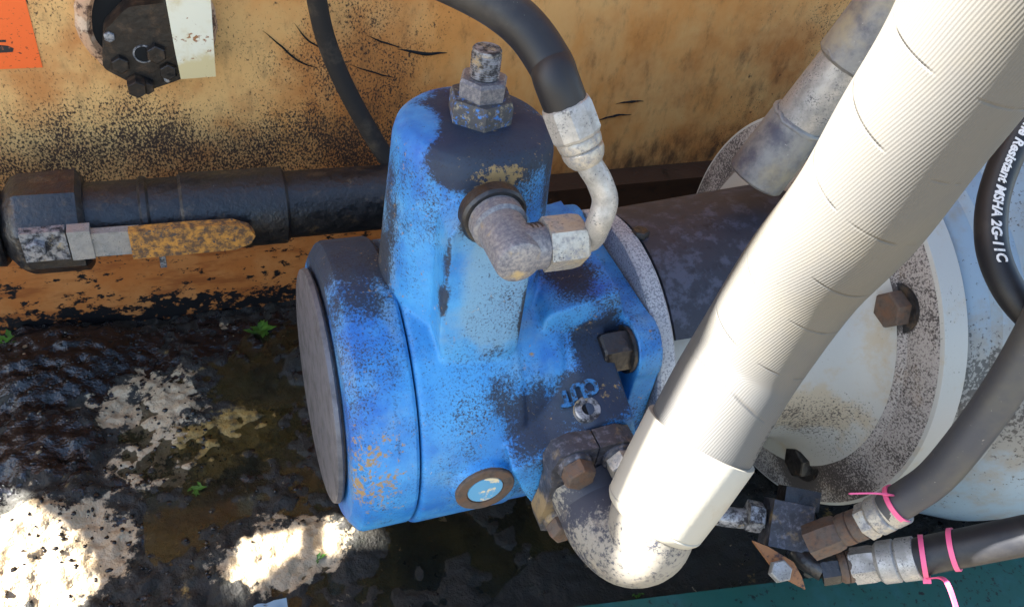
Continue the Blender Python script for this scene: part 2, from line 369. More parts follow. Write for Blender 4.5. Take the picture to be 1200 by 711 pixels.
M['floor'] = mat('oil_soaked_floor', (.011, .009, .005), [
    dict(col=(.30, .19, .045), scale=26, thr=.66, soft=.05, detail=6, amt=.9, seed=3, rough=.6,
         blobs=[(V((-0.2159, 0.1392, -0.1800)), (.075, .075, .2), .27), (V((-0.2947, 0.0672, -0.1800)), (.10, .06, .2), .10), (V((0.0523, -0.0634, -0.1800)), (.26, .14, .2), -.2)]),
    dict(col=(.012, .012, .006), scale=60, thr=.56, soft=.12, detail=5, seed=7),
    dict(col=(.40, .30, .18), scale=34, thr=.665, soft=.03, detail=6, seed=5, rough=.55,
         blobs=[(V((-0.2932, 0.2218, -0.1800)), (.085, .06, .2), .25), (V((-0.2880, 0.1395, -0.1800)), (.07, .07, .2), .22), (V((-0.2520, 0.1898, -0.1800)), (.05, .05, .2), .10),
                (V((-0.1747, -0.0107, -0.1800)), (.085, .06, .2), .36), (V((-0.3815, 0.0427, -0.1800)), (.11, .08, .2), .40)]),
    dict(col=(.004, .004, .005), scale=46, thr=.57, soft=.02, detail=6, seed=9, rough=.06, relief=.002, mul=(150, .30),
         blobs=[(V((-0.3904, 0.2851, -0.1800)), (.12, .10, .2), .26), (V((-0.3936, 0.1652, -0.1800)), (.10, .06, .2), .24), (V((-0.2219, 0.2902, -0.1800)), (.25, .05, .2), .14),
                (V((0.0295, -0.0768, -0.1800)), (.22, .14, .2), .16), (V((-0.3949, 0.0373, -0.1800)), (.12, .07, .2), -.25), (V((-0.1712, -0.0135, -0.1800)), (.12, .08, .2), -.34), (V((-0.2902, 0.1865, -0.1800)), (.07, .09, .2), -.08), (V((-0.2159, 0.1392, -0.1800)), (.06, .07, .2), -.10), (V((0.0688, -0.0678, -0.1800)), (.3, .16, .2), -.25)])],
    rough=.75, bumps=((40, .7, .006), (130, .7, .0028), (330, .8, .0016)), spec=.6)
M['ground'] = mat('pale_concrete_yard', (.18, .15, .105), [dict(col=(.13, .11, .08), scale=3, thr=.5, soft=.15, detail=6)], rough=.8, bumps=((40, .3, .003),))

# ---- the wrapped hose: fine long grooves round it and the edges of the wrapping tape
def hose_wrap(m, n=130, k=-150., pitch=.044, depth=.00005, slant=0.0):
    nt = m.node_tree; N = nt.nodes; L = nt.links; bs = N['Principled BSDF']
    uv = N.new('ShaderNodeUVMap'); sp = N.new('ShaderNodeSeparateXYZ'); L.new(uv.outputs[0], sp.inputs[0])
    def mm(op, a, b=None, c=None):
        x = N.new('ShaderNodeMath'); x.operation = op
        for i, v in enumerate((a, b, c)):
            if v is None: continue
            if isinstance(v, (int, float)): x.inputs[i].default_value = v
            else: L.new(v, x.inputs[i])
        return x.outputs[0]
    u, v = sp.outputs[0], sp.outputs[1]
    g = mm('SINE', mm('MULTIPLY', mm('ADD', mm('MULTIPLY', u, n), mm('MULTIPLY', v, k)), 2*PI))
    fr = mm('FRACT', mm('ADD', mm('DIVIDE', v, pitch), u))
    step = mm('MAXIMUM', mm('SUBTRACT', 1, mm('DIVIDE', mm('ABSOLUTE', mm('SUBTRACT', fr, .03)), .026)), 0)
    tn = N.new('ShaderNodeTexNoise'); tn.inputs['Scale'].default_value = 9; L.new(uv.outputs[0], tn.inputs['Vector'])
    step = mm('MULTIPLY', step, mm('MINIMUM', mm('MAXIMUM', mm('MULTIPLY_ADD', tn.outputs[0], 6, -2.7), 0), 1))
    old = bs.inputs['Normal'].links[0].from_socket if bs.inputs['Normal'].links else None
    for h, d in ((g, depth), (mm('MULTIPLY', step, -1), .0010)):
        b = N.new('ShaderNodeBump'); b.inputs['Strength'].default_value = .9; b.inputs['Distance'].default_value = d
        L.new(h, b.inputs['Height'])
        if old: L.new(old, b.inputs['Normal'])
        old = b.outputs[0]
    L.new(old, bs.inputs['Normal'])
    mx = N.new('ShaderNodeMix'); mx.data_type = 'RGBA'; L.new(mm('MULTIPLY', step, .18), mx.inputs[0])  # tape edges darkened: seam dirt and their grazing shadow painted in
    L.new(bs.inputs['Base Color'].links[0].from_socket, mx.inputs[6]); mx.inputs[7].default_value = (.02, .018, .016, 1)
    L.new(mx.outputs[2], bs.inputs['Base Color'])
M['wrap'] = mat('weathered_grey_wrapped_rubber', (.078, .075, .069), [
    dict(col=(.092, .084, .068), scale=10, thr=.52, soft=.14, detail=4, amt=.8), dict(col=(.15, .135, .11), scale=520, thr=.70, soft=.04, detail=2, amt=.7),
    dict(col=(.05, .047, .042), scale=300, thr=.70, soft=.05, detail=3, amt=.7)], rough=.62, bumps=((420, .2, .0003),))
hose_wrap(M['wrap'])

# ================================================================== SETTING
def sheet(name, x0, x1, y0, y1, z, m, kind='structure'):
    bm = NB(); a = [bm.verts.new(p) for p in ((x0, y0, z), (x1, y0, z), (x1, y1, z), (x0, y1, z))]; bm.faces.new(a)
    return obj(name, bm, m, None, 0)
g = sheet('ground', -30, 30, -30, 30, -.215, M['ground']); tag(g, 'pale concrete yard around the machine', None, kind='structure')
# the oily floor: an uneven sheet, finest where the picture looks at it
bm = NB(); NX, NY = 600, 256; X0, X1, Y0, Y1 = -.75, .85, -.30, .384
mounds = [(V((-0.3824, 0.2967, -0.1800)), .085, .020), (V((-0.3863, 0.1746, -0.1800)), .06, .016), (V((-0.3801, 0.1041, -0.1800)), .05, .010), (V((-0.4092, 0.0501, -0.1800)), .07, .010), (V((-0.1958, -0.0116, -0.1800)), .060, .008), (V((-0.1183, -0.0103, -0.1800)), .045, .008)]
def floor_z(x, y):
    p = V((x, y, 0))
    z = -.182 + .006*noise.fractal(p*14, 1.0, 2.0, 4) + .0022*noise.fractal(p*75, 1.0, 2.0, 3)*(1.9 if x < -.12 else .8)
    for c, r, h in mounds:
        d = math.hypot(x-c.x, (y-c.y)*1.1)/r + .18*noise.noise(p*30)
        if d < 1: z += h*(1-d*d)**1.0*(1 + .25*noise.noise(p*70))
    if y > .33: z -= .004
    return z
grid = [[bm.verts.new((X0+(X1-X0)*i/NX, Y0+(Y1-Y0)*j/NY, floor_z(X0+(X1-X0)*i/NX, Y0+(Y1-Y0)*j/NY))) for i in range(NX+1)] for j in range(NY+1)]
for j in range(NY):
    for i in range(NX): bm.faces.new((grid[j][i], grid[j][i+1], grid[j+1][i+1], grid[j+1][i]))
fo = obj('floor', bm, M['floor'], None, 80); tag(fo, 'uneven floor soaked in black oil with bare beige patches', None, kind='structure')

# a shallow oily puddle over the low parts of the floor
pm_ = mat('murky_oil_and_water', (.045, .034, .010), [dict(col=(.012, .012, .006), scale=14, thr=.52, soft=.15)], rough=.05, spec=.7, bumps=((30, .15, .0015), (160, .12, .0005)))
pm_.node_tree.nodes['Principled BSDF'].inputs['Alpha'].default_value = .62
bm = NB(); ring = []
for k in range(96):
    a_ = 2*PI*k/96; q_ = V((math.cos(a_), math.sin(a_), 0)); rr = 1 + .22*noise.noise(q_*2.3) + .09*noise.noise(q_*7)
    ring.append(bm.verts.new((-.02 + q_.x*.30*rr, .10 + q_.y*.21*rr, -.1815)))
bm.faces.new(ring)
po = obj('puddle', bm, pm_, None, 0); tag(po, 'murky olive oil and water lying on the floor beneath the pump', None, kind='structure')

# the machine's side sheet behind the pump, unseen openings and stepped top added to shape the sun
def flat_sheet(outline, sun_holes, y, th):
    cu = bpy.data.curves.new('s', 'CURVE'); cu.dimensions = '2D'; cu.fill_mode = 'BOTH'; cu.extrude = th/2
    for poly in [outline] + sun_holes:
        sp = cu.splines.new('POLY'); sp.points.add(len(poly)-1); sp.use_cyclic_u = True
        for q, (x, z) in zip(sp.points, poly): q.co = (x, z, 0, 1)
    o = bpy.data.objects.new('s', cu); col.objects.link(o)
    dg = bpy.context.evaluated_depsgraph_get(); me = bpy.data.meshes.new_from_object(o.evaluated_get(dg))
    bpy.data.objects.remove(o); bpy.data.curves.remove(cu)
    me.transform(Matrix.Translation((0, y+th/2, 0)) @ Matrix.Rotation(R(90), 4, 'X'))
    return me
sun_holes = [[(-1.25, 0.657), (-1.193, 0.653), (-1.293, 0.721), (-1.452, 0.799)],
         [(-1.294, 0.743), (-1.154, 0.646), (-1.18, 0.696), (-1.241, 0.742)],
         [(-1.113, 0.368), (-1.162, 0.442), (-1.261, 0.545), (-1.391, 0.658), (-1.521, 0.751), (-1.534, 0.715)]]  # added out of view, cut so sun patches land on the floor
TOPZ = 1.40  # unseen top edge, height chosen to keep the pump in shade
steel_wall = thing('steel_wall', (0, .385, -.2), 'ochre steel side wall of the machine, speckled with black and rust', 'wall')
link_mesh('side_sheet', flat_sheet([(-2.6, -.21), (2.4, -.21), (2.4, TOPZ+.55), (-1.395, TOPZ+.55), (-1.395, TOPZ), (-2.6, TOPZ)], sun_holes, .385, .006), M['wall'], steel_wall, 30)
bm = bevel(box(NB(), (-2.6, .347, -.21), (2.4, .384, -.055)), .004)
obj('base_rail', bm, M['rail'], steel_wall)
for pts, r in (([V((-0.1240, 0.3840, 0.1527)), V((-0.1062, 0.3840, 0.1345)), V((-0.0893, 0.3840, 0.1177)), V((-0.0698, 0.3840, 0.1090))], .0011), ([V((-0.0922, 0.3840, 0.1592)), V((-0.0780, 0.3840, 0.1403)), V((-0.0577, 0.3840, 0.1262))], .0009),
               ([V((-0.0368, 0.3840, 0.1116)), V((-0.0065, 0.3840, 0.1002)), V((0.0169, 0.3840, 0.0929))], .0008), ([V((0.0174, 0.3840, 0.1275)), V((0.0457, 0.3840, 0.1215)), V((0.0743, 0.3840, 0.1215))], .0019),
               ([V((-0.0168, 0.3840, 0.1442)), V((0.0020, 0.3840, 0.1359)), V((0.0212, 0.3840, 0.1294))], .0009),
               ([V((0.2802, 0.3840, 0.0211)), V((0.3057, 0.3840, 0.0268)), V((0.3301, 0.3840, 0.0277))], .0014), ([V((0.3041, 0.3840, 0.0440)), V((0.3255, 0.3840, 0.0464)), V((0.3430, 0.3840, 0.0454))], .0014)):
    pp = spline(pts, 8); n = len(pp)
    bm = tube(NB(), [p + V((0, 0, .0012*noise.noise(p*90))) for p in pp], [r*max(.15, math.sin(PI*(i+.3)/(n+.2)))*(1+.4*noise.noise(V((i, r*999, 0)))) for i in range(n)], 6, ref=(0, -1, 0))
    obj('scratch_mark', bm, M['hole'], steel_wall, 60)

# green beam at the bottom
A0, A1 = V((0.0457, -0.1626, -0.1200)), V((0.5068, -0.2295, -0.1200))
dx = (A1-A0).normalized(); a, b = A0 - dx*.9, A1 + dx*.9; nn = V((dx.y, -dx.x, 0))
bm = bevel(prism(NB(), [a, b, b + nn*.075, a + nn*.075], (0, 0, -1), .09), .004, 3)
tag(obj('steel_beam', bm, M['green'], None), 'dark green painted steel beam along the bottom edge', 'beam')

# ================================================================== THE PUMP
AXZ = .024; AX = V((0, 0, AXZ))
pump = thing('hydraulic_pump', (0, 0, AXZ-.117), 'blue painted hydraulic pump with a tall round tower, grimy on top', 'pump')
# end cover and its bare plate
bm = lathe(NB(), V((-.1315, .003, AXZ+.001)), (1, 0, 0), [(0, 0), (0, .106), (.002, .1095), (.007, .1165), (.010, .1178), (.044, .1178), (.0465, .116), (.0465, 0)], 96, wob=.004)
cover_o = obj('end_cover', bm, M['blue'], pump, 25)
bm = lathe(NB(), V((-.1395, .010, AXZ-.003)), (1, 0, 0), [(0, 0), (0, .0935), (.0008, .0955), (.004, .0965), (.0055, .0955), (.0055, .088), (.0083, .088), (.0083, 0)], 96, wob=.0016)
o = obj('end_plate', bm, M['cap_plate'], pump, 30); o['label'] = 'bare scratched grey round plate on the end of the blue pump'
# casting: overlapping solids fused into one skin, then cut into its named parts
cast = NB()
lathe(cast, V((-.0835, 0, AXZ)), (1, 0, 0), [(0, 0), (0, .1145), (.0022, .1168), (.078, .1168), (.0795, .1152), (.112, .1152), (.126, .105), (.140, .094), (.176, .090), (.176, 0)], 96, wob=.004)
TW = V((-.030, 0, 0))
lathe(cast, TW + V((0, 0, .06)), (0, 0, 1), [(0, 0), (0, .0670), (.08, .0610), (.165, .0560), (.190, .0548), (.199, .0525), (.2040, .047), (.2065, .036), (.208, 0)], 72, wob=.004)
merge(cast, bevel(prism(NB(), [(-.0665, -.074, .135), (-.060, -.074, .105), (-.018, -.078, .098), (-.006, -.074, .12), (-.006, -.072, .215), (-.014, -.070, .235), (-.055, -.070, .238), (-.066, -.072, .225)], (0, 1, 0), .07), .006, 2))
merge(cast, bevel(prism(NB(), [V((0.0171, -0.0640, 0.1294)), (.020, -.064, .05), (.112, -.064, .05), V((0.0749, -0.0640, 0.1497)), V((0.0226, -0.0640, 0.1369))], (0, 1, 0), .12), .0022, 2))
ears = []
for k in range(4):
    a0 = R(45 + 90*k)
    for t in range(-5, 6):
        a = a0 + t*R(13); ears.append(V((.0865, math.cos(a0)*.102 + math.cos(a)*.0270, AXZ + math.sin(a0)*.102 + math.sin(a)*.0285)))
merge(cast, bevel(prism(NB(), ears, (1, 0, 0), .0205), .0025, 2))
# outlet block with the slanted shoulders
front = [V((-0.0219, -0.1320, 0.0516)), V((0.0084, -0.1320, 0.0631)), V((0.0377, -0.1320, 0.0876)), V((0.0679, -0.1320, 0.0889)), V((.082, -.132, .05)), V((.080, -.132, .0)), V((.062, -.132, -.012)), V((.01, -.132, -.012)), V((-.008, -.132, .02))]
ob = prism(NB(), front, (0, 1, 0), .08)
for v in ob.verts:
    if v.co.y > -.1 and v.co.z > .04: v.co.z += .38*.08
merge(cast, bevel(ob, .004, 2))
lathe(cast, V((-.036, -.08, .022)), (0, -1, 0), [(0, 0), (0, .030), (.022, .028), (.0385, .0245), (.041, .0235), (.041, 0)], 40)
cme = bpy.data.meshes.new('cast'); bmesh.ops.recalc_face_normals(cast, faces=cast.faces[:]); cast.to_mesh(cme); cast.free()
co = bpy.data.objects.new('cast', cme); col.objects.link(co)
rm = co.modifiers.new('r', 'REMESH'); rm.mode = 'VOXEL'; rm.voxel_size = .0017; rm.use_smooth_shade = True
sm = co.modifiers.new('s', 'SMOOTH'); sm.factor = .5; sm.iterations = 3
full = bpy.data.meshes.new_from_object(co.evaluated_get(bpy.context.evaluated_depsgraph_get()))
bpy.data.objects.remove(co)
def region(c):
    if c.x > .0858 and math.hypot(c.y, c.z-AXZ) > .098: return 'mounting_flange' if c.y < 0 and c.z > AXZ else 'body'
    if (c.x+.036)**2 + (c.z-.022)**2 < .0305**2 and c.y < -.112: return 'port_ring'
    if c.y < -.070 and c.y > -.09 and -.07 < c.x < -.003 and c.z > .12: return 'port_boss'
    if c.z > .155 and c.x < .04: return 'tower'
    if c.x > .03 and -.05 < c.y < .075 and c.z > .10: return 'side_block'
    if c.y < -.075 and c.x > .0 and -.06 < c.z and (c.y < -.11 or c.x > .02): return 'outlet_block'
    return 'body'
from mathutils.bvhtree import BVHTree
bvh = BVHTree.FromPolygons([v.co for v in full.vertices], [list(p.vertices) for p in full.polygons])
nrm = [v.normal.copy() for v in full.vertices]; groups = {}
for p in full.polygons: groups.setdefault(region(p.center), []).append(p.index)
for gname, ids in groups.items():
    vm = {}; vs = []; fs = []; ns = []
    for i in ids:
        f = []
        for vi in full.polygons[i].vertices:
            if vi not in vm: vm[vi] = len(vs); vs.append(full.vertices[vi].co.copy()); ns.append(nrm[vi])
            f.append(vm[vi])
        fs.append(f)
    me = bpy.data.meshes.new(gname); me.from_pydata(vs, [], fs)
    for p in me.polygons: p.use_smooth = True
    me.normals_split_custom_set_from_vertices(ns)
    link_mesh(gname, me, M['blue'], pump, 0)
# stud and nuts on the tower
SB = V((-.0275, .000, .2665))
bm = lathe(NB(), SB, (0, 0, 1), [(-.004, 0), (-.004, .0225), (.013, .0225), (.0165, .021), (.0165, 0)], 6, rot=.35, ref=(1, 0, 0)); bevel(bm, .0008, 2)
hexn = obj('hex_boss', bm, mat('tower_hex_grime', (.02, .16, .5), [dict(col=(.05, .05, .055), scale=200, thr=.40, soft=.07, detail=5, rough=.7), dict(col=(.22, .19, .13), scale=260, thr=.60, soft=.08, detail=4)], rough=.5), pump, 30)
hexn['label'] = 'large hex boss on the tower, grimy with blue paint showing'
bm = lathe(NB(), SB + V((0, 0, .0165)), (0, 0, 1), [(0, 0), (0, .0165), (.0105, .0168), (.0125, .0150), (.0125, 0)], 6, rot=.1, ref=(1, 0, 0)); bevel(bm, .0007, 2)
obj('lock_nut', bm, M['elbow_steel'], pump, 30)
prof = [(0, 0), (0, .0088)]; z = .001
while z < .0170: prof += [(z, .0098), (z+.0008, .0090)]; z += .0016
prof += [(.0182, .0095), (.0192, .0088), (.0192, 0)]
obj('threaded_stud', lathe(NB(), SB + V((0, 0, .029)), (0.0, 0, 1), prof, 32), M['grimy_steel'], pump, 50)
# mounting bolt seen beside the block
bc = V((.0855, -.077, .101))
bm = lathe(NB(), bc, (-1, 0, 0), [(0, 0), (0, .019), (.003, .019), (.003, 0)], 32); o1 = obj('washer', bm, M['dark_grime'], pump)
bm = hexhead(NB(), bc + V((-.003, 0, 0)), (-1, 0, 0), .0172, .022, rot=.2); bevel(bm, .0006, 2)
mb = obj('mounting_bolt', bm, M['dark_grime'], pump, 30)
tag(mb, 'black grimy hex bolt in the recess beside the outlet block', None)
bm = prism(NB(), [V((0.0620, -0.0650, 0.1092)), V((0.0620, -0.0809, 0.1225)), V((0.0620, -0.0915, 0.1041)), V((0.0620, -0.0769, 0.0913))], (1, 0, 0), .004)
# socket plug and cast letters on the outlet block
PL = V((0.0364, -0.1181, 0.0900))
bm = lathe(NB(), V((PL.x, PL.y, .0862)), (-.07, -.36, 1), [(0, 0), (0, .0100), (.0052, .0100), (.0062, .0092), (.0062, .0048), (.002, .0044), (.002, 0)], 32)
plug = obj('socket_plug', bm, M['grimy_steel'], pump, 30)
bm = lathe(NB(), V((PL.x, PL.y-.0012, .0898)), (-.07, -.36, 1), [(0, 0), (0, .0046), (.0008, .0046), (.0008, 0)], 6)
obj('hex_socket', bm, M['hole'], plug, 30)
for ch, px in (('O', V((0.0422, -0.1052, 0.0960))), ('U', V((0.0329, -0.1057, 0.0960))), ('T', V((0.0245, -0.1053, 0.0940)))):
    me = text_mesh(ch, .0165, .0016, 0, .0007)
    rot = Matrix(((-1, 0, 0, 0), (0, -1, 0, 0), (0, 0, 1, 0), (0, 0, 0, 1)))
    nrm_ = V((-.07, -.36, 1)).normalized()
    hit = max((bvh.ray_cast(px + V((ox, oy, .03)), (0, 0, -1))[0].z - (ox*.07 + oy*.38) for ox in (-.004, 0, .004) for oy in (-.005, .005)))
    me.transform(Matrix.Translation((px.x, px.y, hit)) @ Matrix.Rotation(math.atan(.38), 4, 'X') @ Matrix.Rotation(-.07, 4, 'Y') @ rot)
    link_mesh('letter', me, M['letter_blue'], pump, 0)
# round port plug low on the body
pc = V((-.036, -.1205, .022))
bm = lathe(NB(), pc, (0, -1, 0), [(0, 0), (0, .0232), (.0022, .0232), (.003, .0222), (.003, .0150), (.0018, .0145), (.0018, 0)], 48)
pr = obj('port_plug', bm, M['rusty'], pump, 30); pr['label'] = 'rust brown ring round the blue plug low on the pump'
bm = lathe(NB(), pc + V((0, -.0016, 0)), (0, -1, 0), [(0, 0), (0, .0140), (.001, .0136), (.001, 0)], 40)
obj('plug_centre', bm, mat('plug_blue_and_cream', (.10, .30, .48), [dict(col=(.62, .52, .34), scale=40, thr=.60, soft=.03, detail=4, blobs=[(V((-0.0310, -0.1240, 0.0401)), (.014, .02, .008), .3)])], rough=.5), pr, 30)

# ================================================================== PRESSURE ELBOW AND ITS HOSE
EB = V((-0.0378, -0.0680, 0.2374))
elbow = thing('elbow_fitting', EB, 'grey steel elbow fitting screwed into the front of the blue tower', 'fitting')
bm = lathe(NB(), EB, (0, -1, 0), [(-.004, 0), (-.004, .0215), (.004, .0215), (.006, .020), (.006, 0)], 40, wob=.02); obj('seal_ring', bm, M['dark_grime'], elbow)
CO = EB + V((.001, -.036, 0))
bm = lathe(NB(), EB + V((0, -.006, 0)), (0.02, -1, 0), [(0, 0), (0, .0178), (.009, .0178), (.0105, .0154), (.030, .0154), (.034, .0145), (.034, 0)], 40)
b2 = lathe(NB(), EB + V((0, -.030, 0)), (0.02, -1, 0), [(0, 0), (0, .0150), (.0175, .0150), (.0200, .0142), (.0215, .0115), (.0218, 0)], 40); merge(bm, b2)
b2 = lathe(NB(), CO + V((-.004, -.001, 0)), (1, 0, 0), [(0, 0), (0, .0142), (.022, .0142), (.0245, .0130), (.0245, 0)], 40); merge(bm, b2)
obj('elbow_body', bm, M['elbow_steel'], elbow, 30)
prof = [(0, 0), (0, .0135)]
for i in range(3): prof += [(.001+.003*i, .0142), (.0022+.003*i, .0142), (.0028+.003*i, .0128)]
prof += [(.0115, .0128), (.0115, 0)]
obj('thread', lathe(NB(), CO + V((.0095, 0, 0)), (1, 0, 0), prof, 32), M['dark_grime'], elbow, 30)
hose_s = thing('pressure_hose', CO + V((.05, 0, 0)), 'black rubber hose arching over the tower with a crimped silver end', 'hose')
NU = CO + V((.0195, 0, 0))
bm = hexhead(NB(), NU, (1, 0, 0), .0172, .026, rot=PI/6); bevel(bm, .0009, 2)
obj('swivel_nut', bm, M['brass_steel'], hose_s, 30)
T0 = NU + V((.022, 0, 0))
up = (V((-0.0081, -0.0900, 0.3145)) - V((0.0068, -0.0980, 0.2872))).normalized()
pT = [T0, T0 + V((.010, 0, .0005)), V((0.0130, -0.1120, 0.2579)), V((0.0145, -0.1100, 0.2706)), V((0.0099, -0.1060, 0.2822)), V((0.0045, -0.1020, 0.2900)), V((0.0006, -0.0980, 0.2964))]
bm = tube(NB(), spline(pT, 8), .0078, 24); obj('bent_tube', bm, M['bright_steel'], hose_s, 60)
F0 = V((0.0028, -0.1000, 0.2918)); F1 = V((-0.0120, -0.0860, 0.3243)); fd = (F1-F0).normalized(); FL = (F1-F0).length
bm = lathe(NB(), F0, fd, [(-.001, 0), (-.001, .0090), (.002, .0112), (.006, .0125), (.0085, .0125), (.0095, .0115), (.0105, .0128), (.014, .0133), (.016, .0128), (.017, .0120), (.017, 0)], 40)
obj('collar', bm, M['brass_steel'], hose_s, 40)
bm = lathe(NB(), F0 + fd*.0165, fd, [(0, 0), (0, .0138), (.002, .0150), (FL-.021, .0150), (FL-.0185, .0142), (FL-.0175, .0128), (FL-.0175, 0)], 10, rot=.2); bevel(bm, .0005, 2)
obj('ferrule', bm, M['bright_steel'], hose_s, 25)
pH = [F1 - fd*.006, F1 + fd*.012, V((-0.0173, -0.0720, 0.3395)), V((-0.0267, -0.0580, 0.3517)), V((-0.0393, -0.0450, 0.3599)), V((-0.0560, -0.0300, 0.3654)), V((-0.0781, -0.0100, 0.3689)), V((-0.1119, 0.0000, 0.3772))]
pH.append(pH[-1] + V((-.12, .09, .02))); pH.append(pH[-1] + V((-.2, .1, .06)))
bm = tube(NB(), spline(pH, 10), .0128, 28); obj('hose_tube', bm, M['rubber'], hose_s, 60)

# ================================================================== BIG HOSE ON THE OUTLET
big = thing('outlet_hose', V((.048, -.135, .004)), 'thick weathered grey wrapped hose rising from the pump outlet', 'hose')
FC = V((.034, -.133, .037))
def half(sgn):
    out = []
    pts = [(0, .047), (.018, .049), (.030, .044), (.034, .030), (.031, .012), (.031, -.012), (.034, -.030), (.030, -.044), (.018, -.049), (0, -.047)]
    pts = [V((FC.x + sgn*(x+.0006), FC.y, FC.z+z)) for x, z in pts]
    return bevel(prism(NB(), pts, (0, -1, 0), .017), .004, 2)
for s in (-1, 1): obj('flange_half', half(s), M['flange_steel'], big, 40)
for k, (bx, bz) in enumerate(((-.0175, .033), (.0175, .033), (-.0175, -.033), (.0175, -.033))):
    c = FC + V((bx, -.0155, bz))
    bm = lathe(NB(), c, (0, -1, 0), [(0, 0), (0, .0135), (.004, .0130), (.0055, .0115), (.0055, 0)], 32); bo = obj('bolt_seat', bm, M['flange_steel'], big)
    bm = hexhead(NB(), c + V((0, -.0055, 0)), (0, -1, 0), .0122, .0105, rot=.3*k); bevel(bm, .0006, 2)
    o = obj('flange_bolt', bm, M['rusty'] if k in (0, 2) else M['brass_steel'], big, 30)
    o['label'] = ('rusty' if k in (0, 2) else 'pale dirty') + ' hex bolt of the outlet flange'
S0, S1 = V((0.0530, -0.2038, 0.0674)), V((0.0857, -0.1848, 0.1220))
sd = (S1-S0).normalized()
pE = [FC + V((0, -.006, 0)), V((0.0388, -0.1580, 0.0283)), V((0.0388, -0.1797, 0.0287)), V((0.0443, -0.2000, 0.0349)), V((0.0520, -0.2075, 0.0493)), S0 + sd*.004, S0 + sd*.018]
bm = tube(NB(), spline(pE, 8), .0300, 40); obj('elbow_pipe', bm, M['elbow_pipe'], big, 60)
SL = (S1-S0).length
bm = lathe(NB(), S0, sd, [(-.001, 0), (-.001, .0315), (0, .0330), (.003, .0352), (.0045, .0358), (.0055, .0351), (.0065, .0359), (SL*.5, .0384), (SL-.001, .0402), (SL, .0398), (SL, .0365), (SL-.004, .0365), (SL-.004, 0)], 64)
obj('sleeve', bm, M['sleeve'], big, 30)
pB = [S1 - sd*.012, S1, V((0.1019, -0.1733, 0.1498)), V((0.1180, -0.1644, 0.1794)), V((0.1285, -0.1672, 0.2429)), V((0.1288, -0.1839, 0.3036)), V((0.1257, -0.1945, 0.3583)), V((0.1242, -0.2030, 0.4022)), V((0.1212, -0.2072, 0.4421))]
pd = (pB[-1]-pB[-2]).normalized()
for k in range(1, 6): pB.append(pB[-1] + (pd + V((.02, .03, -.03))*k).normalized()*.09)
hb = spline(pB, 12)
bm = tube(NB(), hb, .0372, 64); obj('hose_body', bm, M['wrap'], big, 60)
# faint moulded number near the sleeve
def text_on_tube(txt, size, path, r, s_mid, a_mid, flip, shear=.0, bold=0, lift=.0003, ref=(0, -1, 0), ext=.0002):
    me = text_mesh(txt, size, ext, shear, bold)
    bm = NB(); bm.from_mesh(me); bpy.data.meshes.remove(me)
    bmesh.ops.subdivide_edges(bm, edges=[e for e in bm.edges if e.calc_length() > size*.3], cuts=2)
    fr = path_frames([V(p) for p in path], ref); ss = [0]
    for i in range(1, len(fr)): ss.append(ss[-1] + (fr[i][0]-fr[i-1][0]).length)
    for v in bm.verts:
        s = s_mid + flip*v.co.x; a = a_mid - flip*v.co.y/r; h = lift + v.co.z
        i = max(0, min(len(ss)-2, sum(1 for q in ss if q <= s)-1)); t = (s-ss[i])/(ss[i+1]-ss[i])
        p = fr[i][0].lerp(fr[i+1][0], t); x = fr[i][1].lerp(fr[i+1][1], t).normalized(); y = fr[i][2].lerp(fr[i+1][2], t).normalized()
        v.co = p + (x*math.cos(a) + y*math.sin(a))*(r+h)
    return bm
bm = text_on_tube('1022916', .0085, hb, .0372, .030, .40, 1, 0, 0, .00005, ext=.00015)
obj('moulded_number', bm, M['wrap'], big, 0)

# ================================================================== BELL HOUSING
bell = thing('bell_housing', V((.2, .005, -.16)), 'white bell housing behind the big hose with a speckled round flange', 'housing')
BC = V((0, .006, AXZ))
bm = lathe(NB(), BC + V((.1085, 0, 0)), (1, 0, 0), [(0, .05), (0, .1175), (.002, .1195), (.0145, .1195), (.0165, .1175), (.0165, .05)], 80, wob=.003)
obj('front_ring', bm, mat('white_ring_spatter', (.40, .40, .40), [dict(col=(.17, .17, .19), scale=600, thr=.53, soft=.06, detail=4, mul=(30, .3))], rough=.5), bell, 35)
bm = lathe(NB(), BC, (1, 0, 0), [(.122, .100), (.16, .104), (.22, .109), (.26, .114), (.285, .1195), (.300, .128), (.308, .138), (.313, .152)], 96, wob=.003)
obj('neck', bm, M['white_paint'], bell, 60)
bm = lathe(NB(), BC, (1, 0, 0), [(.3125, .150), (.318, .158), (.319, .186), (.3205, .1885), (.3205, .150)], 120)
obj('flange_face', bm, M['speckled'], bell, 30)
bm = lathe(NB(), BC, (1, 0, 0), [(.3205, .12), (.3205, .1888), (.322, .1915), (.346, .1915), (.348, .1895), (.348, .12)], 120)
obj('flange_rim', bm, M['white_paint'], bell, 30)
for (pt, dark) in ((V((0.3120, -0.1049, 0.1265)), 0), (V((0.3120, -0.0975, -0.0822)), 1), (V((.312, .112, .132)), 0), (V((.312, .112, -.084)), 1)):
    c = V((.3185, pt.y, pt.z))
    bm = lathe(NB(), c, (-1, 0, 0), [(0, 0), (0, .021), (.0025, .021), (.0025, 0)], 32); obj('washer', bm, M['dark_grime'], bell)
    bm = hexhead(NB(), c + V((-.0025, 0, 0)), (-1, 0, 0), .0160, .012, rot=.35); bevel(bm, .0007, 2)
    o = obj('flange_bolt', bm, M['dark_grime'] if dark else M['rusty'], bell, 30); o['label'] = ('black greasy' if dark else 'rust brown') + ' hex bolt in the speckled flange'
